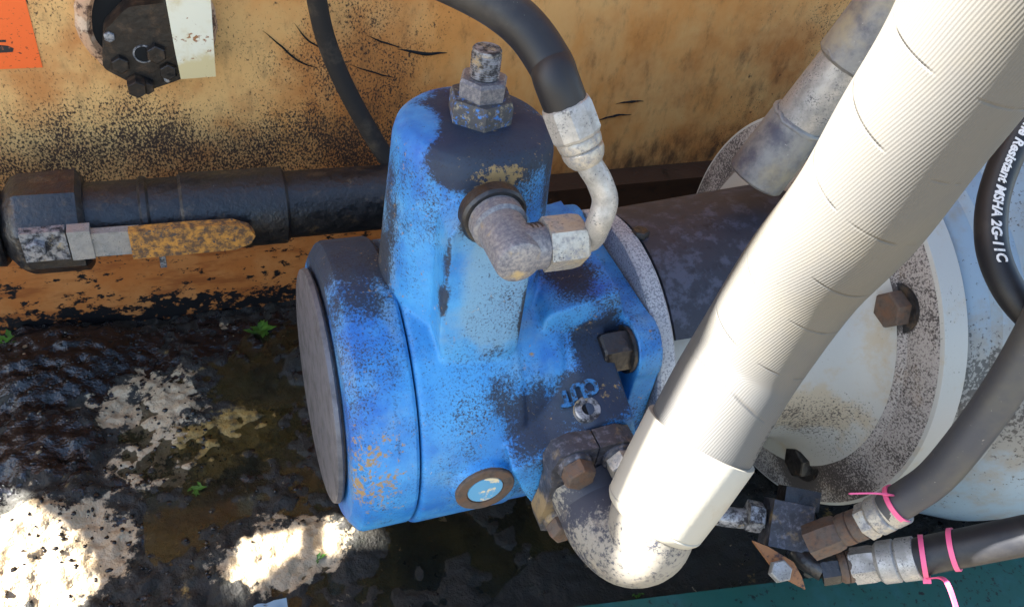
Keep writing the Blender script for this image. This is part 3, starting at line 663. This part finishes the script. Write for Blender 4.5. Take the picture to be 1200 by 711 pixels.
# curved dark cover plate
def on_cyl(x, a, r): return BC + V((x, math.cos(a)*r, math.sin(a)*r))
rad = lambda x: .1135 + (x-.125)*.06
def edge_a(x):   # lowest front angle of the plate at x
    a0 = R(137); 
    return a0 if x < .215 else a0 - (x-.215)*R(1100)*.5
bm = NB(); nx, na = 24, 30; top = []; 
for i in range(nx+1):
    x = .1275 + i/nx*.165; r_ = []
    for j in range(na+1):
        a = R(35) + (edge_a(x)-R(35))*j/na; r_.append((x, a))
    top.append(r_)
vo = [[bm.verts.new(on_cyl(x, a, rad(x)+.0035)) for x, a in r_] for r_ in top]
vi = [[bm.verts.new(on_cyl(x, a, rad(x))) for x, a in r_] for r_ in top]
for i in range(nx):
    for j in range(na):
        bm.faces.new((vo[i][j], vo[i][j+1], vo[i+1][j+1], vo[i+1][j])); bm.faces.new((vi[i][j], vi[i+1][j], vi[i+1][j+1], vi[i][j+1]))
for i in range(nx):
    for j in (0, na): bm.faces.new((vo[i][j], vo[i+1][j], vi[i+1][j], vi[i][j]))
for j in range(na):
    for i in (0, nx): bm.faces.new((vo[i][j], vo[i][j+1], vi[i][j+1], vi[i][j]))
cp = obj('cover_plate', bm, M['cover'], bell, 40)
pb = V((0.1288, 0.0080, 0.1417)); nb = (pb - BC); nb.x = 0; nb.normalize(); pb = BC + V((pb.x, 0, 0)) + nb*(rad(pb.x)+.003)
bm = hexhead(NB(), pb, nb, .0072, .006); bevel(bm, .0004, 2); obj('cover_bolt', bm, M['dark_grime'], cp, 30)

# ================================================================== GEARBOX CASE to the right
gear = thing('gearbox_case', V((.5, .006, -.2)), 'pale blue grey rounded machine case behind the speckled flange', 'machine case')
bm = lathe(NB(), BC, (1, 0, 0), [(.3485, .10), (.3485, .184), (.352, .187), (.372, .190), (.378, .196), (.402, .198), (.406, .203), (.43, .222), (.47, .238), (.56, .25), (.80, .26), (.80, .10)], 120, wob=.002)
obj('case', bm, M['pale_blue'], gear, 35)
for c in ((V((0.4679, -0.0133, 0.1467)), (.05, -.2, 1)), ):
    bm = bevel(box(NB(), (.395, -.02, .222), (.43, .03, .236)), .003); obj('lifting_lug', bm, M['dark_grime'], gear)
for k in range(4):
    y = -.13 + .028*k
    bm = bevel(box(NB(), (.44, y, -.205), (.72, y+.012, -.165)), .003); obj('foot_rib', bm, M['dark_grime'], gear)
bm = bevel(box(NB(), (.42, -.16, -.222), (.74, .16, -.2)), .004); obj('foot', bm, M['dark_grime'], gear)

# ================================================================== BALL VALVE PIPE along the wall
vp = thing('valve_pipe', V((-.29, .285, .015)), 'black grimy pipe with a ball valve and worn yellow lever, along the ochre wall', 'pipe')
VA, VB = V((-0.3872, 0.2850, 0.0099)), V((-0.0172, 0.2850, 0.0041))
va = (VB-VA).normalized()
def vpt(px): return VA + va*((px/450.)*(VB-VA).length)
def seg(name, px0, px1, r, m=M['dark_grime'], ch=.003, wob=.012, sg=48, r2=None):
    a, b = vpt(px0), vpt(px1); return obj(name, rod(NB(), a, b, r, sg, ch, r2, wob=wob), m, vp, 35)
seg('pipe', 318, 560, .0350, wob=.006); seg('pipe_sleeve', 196, 322, .0400, wob=.008); seg('pipe_neck', 70, 200, .0365)
seg('union_ring', 150, 163, .039); seg('pipe_end', -160, 5, .0375)
a = vpt(20); bm = lathe(NB(), a, va, [(-.012, 0), (-.012, .030), (0, .047), (.006, .050), (.055, .050), (.060, .044), (.060, 0)], 8, rot=PI/8, wob=.02); bevel(bm, .003, 2)
obj('valve_body', bm, M['dark_grime'], vp, 30)
bx = VA + V((.0, -.046, .006))
def vq(px, up_, out): return vpt(px) + V((0, -.046-out, up_+.011))
bm = bevel(prism(NB(), [vq(30, .019, 0), vq(75, .019, 0), vq(75, -.013, 0), vq(30, -.013, 0)], (0, -1, 0), .010), .002)
brk = obj('lever_bracket', bm, M['grimy_steel'], vp)
obj('stem_nut', bevel(hexhead(NB(), vq(44, .004, .008), (0, -1, 0), .009, .009), .0006), M['grimy_steel'], brk)
bm = bevel(prism(NB(), [vq(77, .019, 0), vq(100, .019, 0), vq(100, -.013, 0), vq(77, -.013, 0)], (0, -1, 0), .013), .002); obj('stop_block', bm, M['bright_steel'], brk)
bm = bevel(prism(NB(), [vq(97, .014, .002), vq(150, .0135, .002), vq(150, -.0135, .002), vq(97, -.0125, .002)], (0, -1, 0), .009), .001)
lev = obj('lever', bm, M['bright_steel'], vp)
gp = [vq(139, .016, .0065), vq(200, .0165, .0065), vq(252, .015, .0065), vq(270, .008, .0065), vq(276, -.001, .0065), vq(270, -.010, .0065), vq(252, -.0155, .0065), vq(139, -.0155, .0065)]
bm = bevel(prism(NB(), gp, (0, -1, 0), .010), .003, 3)
o = obj('lever_grip', bm, M['yellow_grip'], lev); o['label'] = 'worn yellow grip of the valve lever'
bm = bevel(prism(NB(), [vq(165, -.030, -.012), vq(172, -.030, -.012), vq(172, -.044, -.012), vq(165, -.044, -.012)], (0, -1, 0), .010), .001); obj('clip', bm, M['grimy_steel'], vp)

# ================================================================== THINGS ON THE WALL
hub = thing('wall_hub', V((-0.2419, 0.3750, 0.1371)), 'black greasy bolted hub in a round rusty opening on the ochre wall', 'hub')
hc = V((-0.2312, 0.3800, 0.1625))
bm = lathe(NB(), V((hc.x, .3845, hc.z)), (0, -1, 0), [(0, .046), (0, .064), (.005, .062), (.008, .058), (.008, .054), (.003, .050), (0, .046)], 64, wob=.03)
obj('opening_rim', bm, mat('rust_pink_rim', (.48, .28, .16), [dict(col=(.10, .05, .03), scale=110, thr=.55, soft=.06, detail=5), dict(col=(.60, .42, .28), scale=60, thr=.58, soft=.06)], rough=.7, bumps=((160, .7, .0015),)), hub, 40)
bm = lathe(NB(), V((hc.x, .3835, hc.z)), (0, -1, 0), [(0, 0), (0, .053), (.002, .053), (.002, 0)], 48); obj('backing', bm, M['hole'], hub)
hp = [V((-0.2702, 0.3520, 0.1695)), V((-0.2454, 0.3520, 0.1934)), V((-0.2143, 0.3520, 0.1962)), V((-0.1908, 0.3520, 0.1792)), V((-0.1849, 0.3520, 0.1480)), V((-0.2078, 0.3520, 0.1192)), V((-0.2415, 0.3520, 0.1080)), V((-0.2769, 0.3520, 0.1340))]
hmat = mat('greasy_black_brown_hub', (.014, .009, .006), [dict(col=(.075, .042, .022), scale=60, thr=.57, soft=.09, detail=5, amt=.8), dict(col=BLK, scale=40, thr=.56, soft=.08, detail=4, rough=.35)], rough=.5, bumps=((120, .5, .0015),))
bm = bevel(prism(NB(), rounded(hp, .006), (0, 1, 0), .026), .002); hpl = obj('hub_plate', bm, hmat, hub)
for pxy, r, h, m, nm in ((V((-0.2658, 0.3520, 0.1652)), .0052, .003, M['grimy_steel'], 'hub_screw'), (V((-0.2605, 0.3520, 0.1385)), .0085, .007, hmat, 'hub_bolt'), (V((-0.2274, 0.3520, 0.1486)), .0095, .008, hmat, 'hub_bolt'),
                         (V((-0.2191, 0.3520, 0.1297)), .0085, .007, hmat, 'hub_bolt'), (V((-0.2492, 0.3520, 0.1185)), .0095, .018, hmat, 'hub_bolt'), (V((-0.2403, 0.3520, 0.1162)), .007, .012, hmat, 'hub_bolt')):
    obj(nm, bevel(hexhead(NB(), V((pxy.x, .3525, pxy.z)), (0, -1, 0), r, h), .0005), m, hpl, 30)
for pxy in (V((-0.2297, 0.3500, 0.1436)), V((-0.2211, 0.3500, 0.1209))):
    obj('grease_nipple', lathe(NB(), V((pxy.x, .3525, pxy.z)), (0, -1, 0), [(0, 0), (0, .0035), (.004, .003), (.006, .0015), (.006, 0)], 12), M['bright_steel'], hpl, 40)
h0 = V((-0.2390, 0.3510, 0.1469))
bm = lathe(NB(), V((h0.x, .3525, h0.z)), (0, -1, 0), [(0, 0), (0, .0095), (.0012, .0092), (.0014, .0078), (-.0005, .0075), (-.0005, 0)], 32); pl = obj('hole_ring', bm, M['grimy_steel'], hpl, 30)
bm = lathe(NB(), V((h0.x, .3516, h0.z)), (0, -1, 0), [(0, 0), (0, .0076), (.0003, .0074), (.0003, 0)], 32); obj('centre_hole', bm, M['hole'], hpl, 30)
s_ = [V((-0.2100, 0.3460, 0.2481)), V((-0.1685, 0.3460, 0.2484)), V((-0.1731, 0.3460, 0.2014)), V((-0.1758, 0.3460, 0.1236)), V((-0.2086, 0.3460, 0.1223)), V((-0.2105, 0.3460, 0.1518)), V((-0.2124, 0.3460, 0.2019))]
bm = bevel(prism(NB(), s_, (0, 1, 0), .038), .0015); tag(obj('mounting_strip', bm, M['white_strip'], None), 'cream painted flat steel strip beside the black hub', 'steel strip')
st = thing('sticker', V((-0.3458, 0.3840, 0.1551)), 'orange warning sticker at the left edge of the ochre wall', 'sticker')
bm = prism(NB(), [V((-0.3824, 0.3846, 0.2255)), V((-0.3334, 0.3846, 0.2257)), V((-0.3318, 0.3846, 0.1872)), V((-0.3316, 0.3846, 0.1207)), V((-0.3679, 0.3846, 0.1205)), V((-0.4099, 0.3846, 0.1214))], (0, -1, 0), .0006); obj('sticker_sheet', bm, M['orange'], st)
bm = prism(NB(), [V((-0.3896, 0.3839, 0.1464)), V((-0.3629, 0.3839, 0.1447)), V((-0.3561, 0.3839, 0.1437)), V((-0.3518, 0.3839, 0.1410)), V((-0.3533, 0.3839, 0.1376)), V((-0.3647, 0.3839, 0.1371)), V((-0.3919, 0.3839, 0.1373))], (0, -1, 0), .0004); obj('printed_bar', bm, M['black_print'], st)
bm = prism(NB(), [V((-0.3666, 0.3839, 0.1499)), V((-0.3562, 0.3839, 0.1496)), V((-0.3567, 0.3839, 0.1475)), V((-0.3671, 0.3839, 0.1478))], (0, -1, 0), .0004); obj('printed_line', bm, M['black_print'], st)
pc_ = [V((-0.0871, 0.3400, 0.2511)) + V((-.02, .0, .5)), V((-0.0871, 0.3400, 0.2511)) + V((-.01, .0, .12)), V((-0.0871, 0.3400, 0.2511)), V((-0.0785, 0.3400, 0.2152)), V((-0.0696, 0.3400, 0.1679)), V((-0.0538, 0.3350, 0.1217)), V((-0.0303, 0.3250, 0.0730)), V((-0.0024, 0.3100, 0.0264)), V((0.0306, 0.2800, -0.0080)), V((0.0637, 0.2500, -0.0317))]
bm = tube(NB(), spline(pc_, 8), .0098, 20); tag(obj('drain_hose', bm, M['dull_rubber'], None, 60), 'thin black hose hanging in front of the ochre wall, behind the tower', 'hose')

# ================================================================== CUT PIPE behind the big hose
cut = thing('cut_pipe', V((0.2449, 0.0290, 0.1693)), 'weathered grey pipe stub with welded joints, cut off above the dark cover plate', 'pipe')
c0, c1, c2, c3 = V((0.2413, 0.0268, 0.1729)), V((0.2634, 0.0255, 0.2286)), V((0.2800, 0.0153, 0.2875)), V((0.2971, 0.0014, 0.3657))
pm = mat('weathered_grey_pipe', (.22, .215, .20), [dict(col=(.06, .06, .08), scale=30, thr=.55, soft=.16, detail=6, blobs=[(V((0.2340, 0.0351, 0.1855)), (.03, .03, .03), .15)]), dict(col=(.27, .23, .15), scale=18, thr=.58, soft=.14, detail=4), dict(col=(.5, .47, .42), scale=220, thr=.70, soft=.05, detail=5)], rough=.5, metal=.25, bumps=((180, .4, .0008),))
cx = (c3-c0).normalized(); c3 = c3 + cx*.35
obj('lower_pipe', rod(NB(), c0, c1, .0255, 40, .002, .0245, wob=.02), pm, cut, 40)
obj('middle_pipe', rod(NB(), c1 - cx*.004, c2, .0220, 40, .002, .0225, wob=.012), M['bright_steel'], cut, 40)
obj('upper_pipe', rod(NB(), c2 - cx*.004, c3, .0265, 40, .003, wob=.015), pm, cut, 40)
for c, r in ((c1, .0250), (c2, .0265)):
    bm = tube(NB(), [c + (frame(cx)[0]*math.cos(a) + frame(cx)[1]*math.sin(a))*(r-.002) + cx*.003*noise.noise(V((a*3, r*99, 0))) for a in [2*PI*i/40 for i in range(41)]], .0022, 10, False, ref=cx, wob=.3)
    obj('weld_bead', bm, pm, cut, 60)

# ================================================================== LETTERED HOSE at the right edge
lh = thing('lettered_hose', V((0.3053, -0.1342, 0.2445)), 'black hose with white lettering curving down the right edge', 'hose')
pL = [V((0.3784, -0.0785, 0.3851)), V((0.3570, -0.0919, 0.3375)), V((0.3446, -0.0998, 0.3000)), V((0.3290, -0.1129, 0.2710)), V((0.3166, -0.1296, 0.2473)), V((0.3083, -0.1521, 0.2274)), V((0.3099, -0.1757, 0.2114)), V((0.3192, -0.1983, 0.2003)), V((0.3345, -0.2270, 0.1935)), V((0.3601, -0.2557, 0.1920))]
lp = spline(pL, 12)
ext0 = [lp[0] + (lp[0]-lp[4]).normalized()*.012*k + V((.0022, .0012, .0010))*k*k*.3 for k in range(24, 0, -1)]; ext1 = [lp[-1] + (lp[-1]-lp[-5]).normalized()*.012*k + V((0, .0005, -.002))*k*k*.15 for k in range(1, 18)]
bm = tube(NB(), ext0 + lp + ext1, .0108, 32); obj('hose_tube', bm, M['rubber'], lh, 60)
bm = text_on_tube('Flame Resistant MSHA 2G-11C', .0090, lp, .0108, .147, .85, 1, .25, .0003, .00025)
obj('lettering', bm, M['white_print'], lh, 0)

# ================================================================== TEE, SMALL HOSES AND TIES, bottom right
tee = thing('tee_fitting', V((0.2248, -0.1811, -0.0511)), 'grimy square steel tee under the speckled flange, with a rusty tab', 'fitting')
tc = V((0.2275, -0.1753, -0.0438)); tx = (V((0.2534, -0.1928, -0.0488)) - V((0.2000, -0.1656, -0.0476))).normalized(); ty = V((.2, -.8, -.55)); ty = (ty - tx*ty.dot(tx)).normalized(); tz = tx.cross(ty)
def tb(a, b, c): return tc + tx*a + ty*b + tz*c
def obox(lo, hi): return prism(NB(), [tb(lo[0], lo[1], lo[2]), tb(hi[0], lo[1], lo[2]), tb(hi[0], hi[1], lo[2]), tb(lo[0], hi[1], lo[2])], tz, hi[2]-lo[2])
obj('tee_block', bevel(obox((-.017, -.018, -.016), (.018, .021, .012)), .002), M['flange_steel'], tee)
obj('tee_cap', bevel(obox((-.008, -.031, -.014), (.022, -.014, .008)), .003), M['dark_grime'], tee)
p0 = V((0.1539, -0.1315, -0.0585))
obj('inlet_pipe', tube(NB(), spline([V((0.1405, -0.1236, -0.0571)), p0, V((0.1906, -0.1548, -0.0518)), tb(-.018, 0, 0)], 6), .0088, 20, wob=.05), M['grimy_steel'], tee, 60)
obj('inlet_nut', bevel(hexhead(NB(), tb(-.034, 0, 0), tx, .0135, .014), .0006), M['grimy_steel'], tee, 30)
tab = [V((0.1882, -0.1842, -0.0424)), V((0.1984, -0.1926, -0.0428)), V((0.2137, -0.2099, -0.0454)), V((0.2168, -0.2217, -0.0515)), V((0.2169, -0.2298, -0.0568)), V((0.2054, -0.2207, -0.0532)), V((0.1954, -0.2076, -0.0492))]
nn_ = (tab[2]-tab[0]).cross(tab[5]-tab[0]).normalized()
obj('tab', bevel(prism(NB(), tab, nn_, .004), .0008), M['copper'], tee)
q = V((0.1979, -0.2133, -0.0477)); back_ = (q - V(cam.location)).normalized()
if nn_.dot(back_) > 0: nn_ = -nn_
obj('tab_bolt', bevel(hexhead(NB(), q, nn_, .0095, .009), .0006), M['bright_steel'], tee, 30)

def small_hose(name, label, fit, hosep, rh, m, rf, fm):
    t = thing(name, fit[0], label, 'hose')
    a = fit
    for i, (p, q) in enumerate(zip(a, a[1:])):
        r = rf[i]; d = q-p
        if i % 2 == 0: bm = bevel(hexhead(NB(), p, d, r, d.length), .0007); nm = 'hex_nut'
        else: bm = lathe(NB(), p, d, [(-.001, 0), (-.001, r*.85), (.002, r), (d.length*.45, r), (d.length*.5, r*.9), (d.length*.55, r), (d.length-.001, r), (d.length, r*.9), (d.length, 0)], 28); nm = 'ferrule' if i == len(a)-2 else 'coupling'
        obj(nm, bm, fm[i], t, 30)
    obj('hose_tube', tube(NB(), spline(hosep, 12), rh, 28), m, t, 60)
    return t
hp1 = [V((0.2615, -0.2237, 0.0302)), V((0.2704, -0.2262, 0.0473)), V((0.2797, -0.2293, 0.0718)), V((0.2879, -0.2279, 0.1079)), V((0.2972, -0.2230, 0.1483)), V((0.3048, -0.2157, 0.1902)), V((0.3078, -0.2072, 0.2311)), V((0.3081, -0.1931, 0.2764)), V((0.3002, -0.1751, 0.3370))]
hp1.append(hp1[-1] + V((.03, .03, .14))); hp1.append(hp1[-1] + V((.10, .12, .22)))
small_hose('curved_hose', 'faded dark grey hose sweeping up the right edge from the tee, tied with pink', [V((0.2227, -0.2070, -0.0257)), V((0.2416, -0.2130, -0.0070)), V((0.2531, -0.2184, 0.0085)), V((0.2577, -0.2203, 0.0165)), V((0.2684, -0.2261, 0.0389))], hp1, .0138, M['grey_rubber'], [.0148, .0130, .0150, .0155], [M['rusty'], M['rusty'], M['brass_steel'], M['brass_steel']])
hp2 = [V((0.2898, -0.2486, -0.0118)), V((0.3026, -0.2532, -0.0025)), V((0.3176, -0.2612, 0.0120)), V((0.3319, -0.2690, 0.0264)), V((0.3486, -0.2773, 0.0415)), V((0.3794, -0.2978, 0.0817))]
hp2.append(hp2[-1] + V((.16, .01, -.01))); hp2.append(hp2[-1] + V((.30, .05, -.02)))
small_hose('low_hose', 'black hose lying above the green beam with a silver crimped end', [V((0.2383, -0.2196, -0.0537)), V((0.2514, -0.2245, -0.0476)), V((0.2609, -0.2280, -0.0434)), V((0.2742, -0.2366, -0.0303)), V((0.2938, -0.2495, -0.0108))], hp2, .0150, M['rubber'], [.0125, .0130, .0150, .0172], [M['dark_grime'], M['rusty'], M['bright_steel'], M['bright_steel']])
small_links = thing('link_pipe', V((0.2359, -0.2081, -0.0537)), 'short black grimy pipe joining the tee to the low hose', 'pipe')
obj('link_body', tube(NB(), spline([tb(.012, .02, -.004), V((0.2325, -0.2069, -0.0542)), V((0.2404, -0.2209, -0.0525))], 6), .010, 16, wob=.08), M['dark_grime'], small_links, 60)

def zip_tie(path, i, r, tilt, tail, label, head_a):
    pts = [V(p) for p in spline(path, 12)]; fr = path_frames(pts, (0, -1, 0)); p, x, y, t = fr[i]
    tt = (t + x*tilt).normalized(); x = (x - tt*x.dot(tt)).normalized(); y = tt.cross(x)
    hp_ = p + (x*math.cos(head_a) + y*math.sin(head_a))*(r+.003)
    z = thing('zip_tie', hp_, label, 'zip tie', 'pink zip ties on the small hoses')
    bm = NB(); rings = []
    for k in range(40):
        a = 2*PI*k/40; c = x*math.cos(a) + y*math.sin(a); e = p + c*(r+.0004)
        rings.append([bm.verts.new(e + tt*s_*.0019 + c*h) for s_, h in ((-1, 0), (1, 0), (1, .0013), (-1, .0013))])
    for k in range(40):
        A, B = rings[k], rings[(k+1) % 40]
        for m_ in range(4): bm.faces.new((A[m_], A[(m_+1) % 4], B[(m_+1) % 4], B[m_]))
    obj('strap', bm, M['pink'], z, 30)
    n = (hp_-p).normalized(); s = tt.cross(n)
    bm = bevel(prism(NB(), [hp_ + s*a + tt*b - n*.002 for a, b in ((-.0035, -.003), (.0035, -.003), (.0035, .003), (-.0035, .003))], n, .005), .0006); obj('head', bm, M['pink'], z)
    if tail:
        tp = spline([hp_] + [V(q) for q in tail], 8); f2 = path_frames(tp, n); bm = NB(); rr = []
        for (pp, xx, yy, t_) in f2: rr.append([bm.verts.new(pp + yy*a + xx*b) for a, b in ((-.0019, -.0006), (.0019, -.0006), (.0019, .0006), (-.0019, .0006))])
        for A, B in zip(rr, rr[1:]):
            for m_ in range(4): bm.faces.new((A[m_], A[(m_+1) % 4], B[(m_+1) % 4], B[m_]))
        bm.faces.new(rr[0]); bm.faces.new(rr[-1]); obj('tail', bm, M['pink'], z)
zip_tie(hp1, 6, .0138, .1, [V((0.2337, -0.2261, 0.0640)), V((0.2131, -0.2188, 0.0611))], 'pink zip tie round the curved hose, its tail pointing left', 2.0)
zip_tie(hp2, 6, .0150, .25, [V((0.2889, -0.2778, 0.0032)), V((0.2913, -0.3006, -0.0117))], 'pink zip tie on the low hose with a long tail hanging over the green beam', .6)
zip_tie(hp2, 20, .0150, .12, None, 'pink zip tie without a tail on the low hose, right of the hanging one', 2.5)

# ================================================================== WEEDS AND SCRAP ON THE FLOOR
def weed(px, n, size, label, seed):
    rnd = random.Random(seed); z0 = floor_z(px.x, px.y); base = V((px.x, px.y, z0))
    t = thing('weed', base, label, 'weed', 'green weeds on the oily floor')
    for i in range(n):
        a = rnd.uniform(0, 2*PI); L_ = size*rnd.uniform(.5, 1); d = V((math.cos(a), math.sin(a), rnd.uniform(.2, .9))).normalized()
        off = base + V((rnd.uniform(-1, 1), rnd.uniform(-.6, .6), .15))*size*.5; sd_ = d.cross(V((0, 0, 1))).normalized(); up_ = sd_.cross(d)
        bm = NB(); row = []
        for k in range(6):
            u = k/5; wd = L_*.20*math.sin(PI*min(.97, u*.9+.06))*(1.25 if k % 2 else .8); c = off + d*L_*u - up_*L_*.3*u*u
            row.append([bm.verts.new(c - sd_*wd + up_*wd*.3), bm.verts.new(c), bm.verts.new(c + sd_*wd + up_*wd*.3)])
        for A, B in zip(row, row[1:]):
            for m_ in range(2): bm.faces.new((A[m_], A[m_+1], B[m_+1], B[m_]))
        obj('leaf', bm, M['leaf'], t, 60)
weed(V((-0.1581, 0.2957, -0.1700)), 20, .017, 'small green leafy weed at the foot of the wall, left of the pump', 1)
weed(V((-0.2484, 0.0847, -0.1780)), 7, .012, 'flat green blade of weed on the oil, in the middle of the left floor', 2)
weed(V((-0.1480, -0.0270, -0.1760)), 6, .008, 'tiny green weed in the oil between the sunlit patches and the pump', 3)
weed(V((-0.4267, 0.3232, -0.1700)), 9, .014, 'dark green weed at the left edge under the valve', 4)
weed(V((0.1365, -0.1391, -0.1780)), 5, .008, 'tiny weed beside the green beam, below the pipe elbow', 5)
rnd = random.Random(5); bm = NB()
ico = NB(); bmesh.ops.create_icosphere(ico, subdivisions=1, radius=1); iv = [v.co.copy() for v in ico.verts]; fi = [[v.index for v in f.verts] for f in ico.faces]; ico.free()
spots = [(V((-0.3564, 0.2644, -0.1800)), .11, 420), (V((-0.2924, 0.1295, -0.1800)), .08, 260), (V((-0.1693, 0.2503, -0.1800)), .08, 160), (V((-0.3538, 0.0631, -0.1800)), .05, 70), (V((-0.1659, 0.0762, -0.1800)), .06, 90), (V((-0.2743, 0.0233, -0.1800)), .06, 110)]
for c, rad_, cnt in spots:
    for k in range(cnt):
        x = c.x + rnd.gauss(0, .6)*rad_; y = c.y + rnd.gauss(0, .5)*rad_
        if y > .335 or (x > -.145 and y > -.1): continue
        r0 = .0006 + .0022*rnd.random()**3; z = floor_z(x, y) + r0*.15; q = rnd.random()*9; sx, sy, sz = (rnd.uniform(.7, 1.5) for _ in range(3))
        vs = [bm.verts.new((x + v.x*r0*sx*(1+.5*noise.noise(v+V((q, 0, 0)))), y + v.y*r0*sy*(1+.5*noise.noise(v+V((0, q, 0)))), z + v.z*r0*.6*sz)) for v in iv]
        for f in fi: bm.faces.new([vs[i] for i in f])
gm = mat('oily_grit', (.012, .010, .008), [dict(col=(.26, .19, .11), scale=40, thr=.62, soft=.05, rough=.7)], rough=.16, bumps=((600, .4, .0005),))
go = obj('grit', bm, gm, None, 60); tag(go, 'black oily grit and crumbs strewn over the left floor', None, kind='stuff')
bm = NB(); pc0 = V((-0.1957, -0.0723, -0.1680)); row = []
for i in range(9):
    row.append([bm.verts.new((pc0.x-.014+.0035*i, pc0.y-.012+.006*j, pc0.z+.004*noise.noise(V((i*.5, j*.7, 3)))+.002*j)) for j in range(4)])
for A, B in zip(row, row[1:]):
    for j in range(3): bm.faces.new((A[j], A[j+1], B[j+1], B[j]))
geom = bmesh.ops.solidify(bm, geom=bm.faces[:], thickness=.001)
tag(obj('plastic_scrap', bm, M['plastic'], None, 40), 'pale blue scrap of plastic on the floor at the bottom edge', 'scrap')
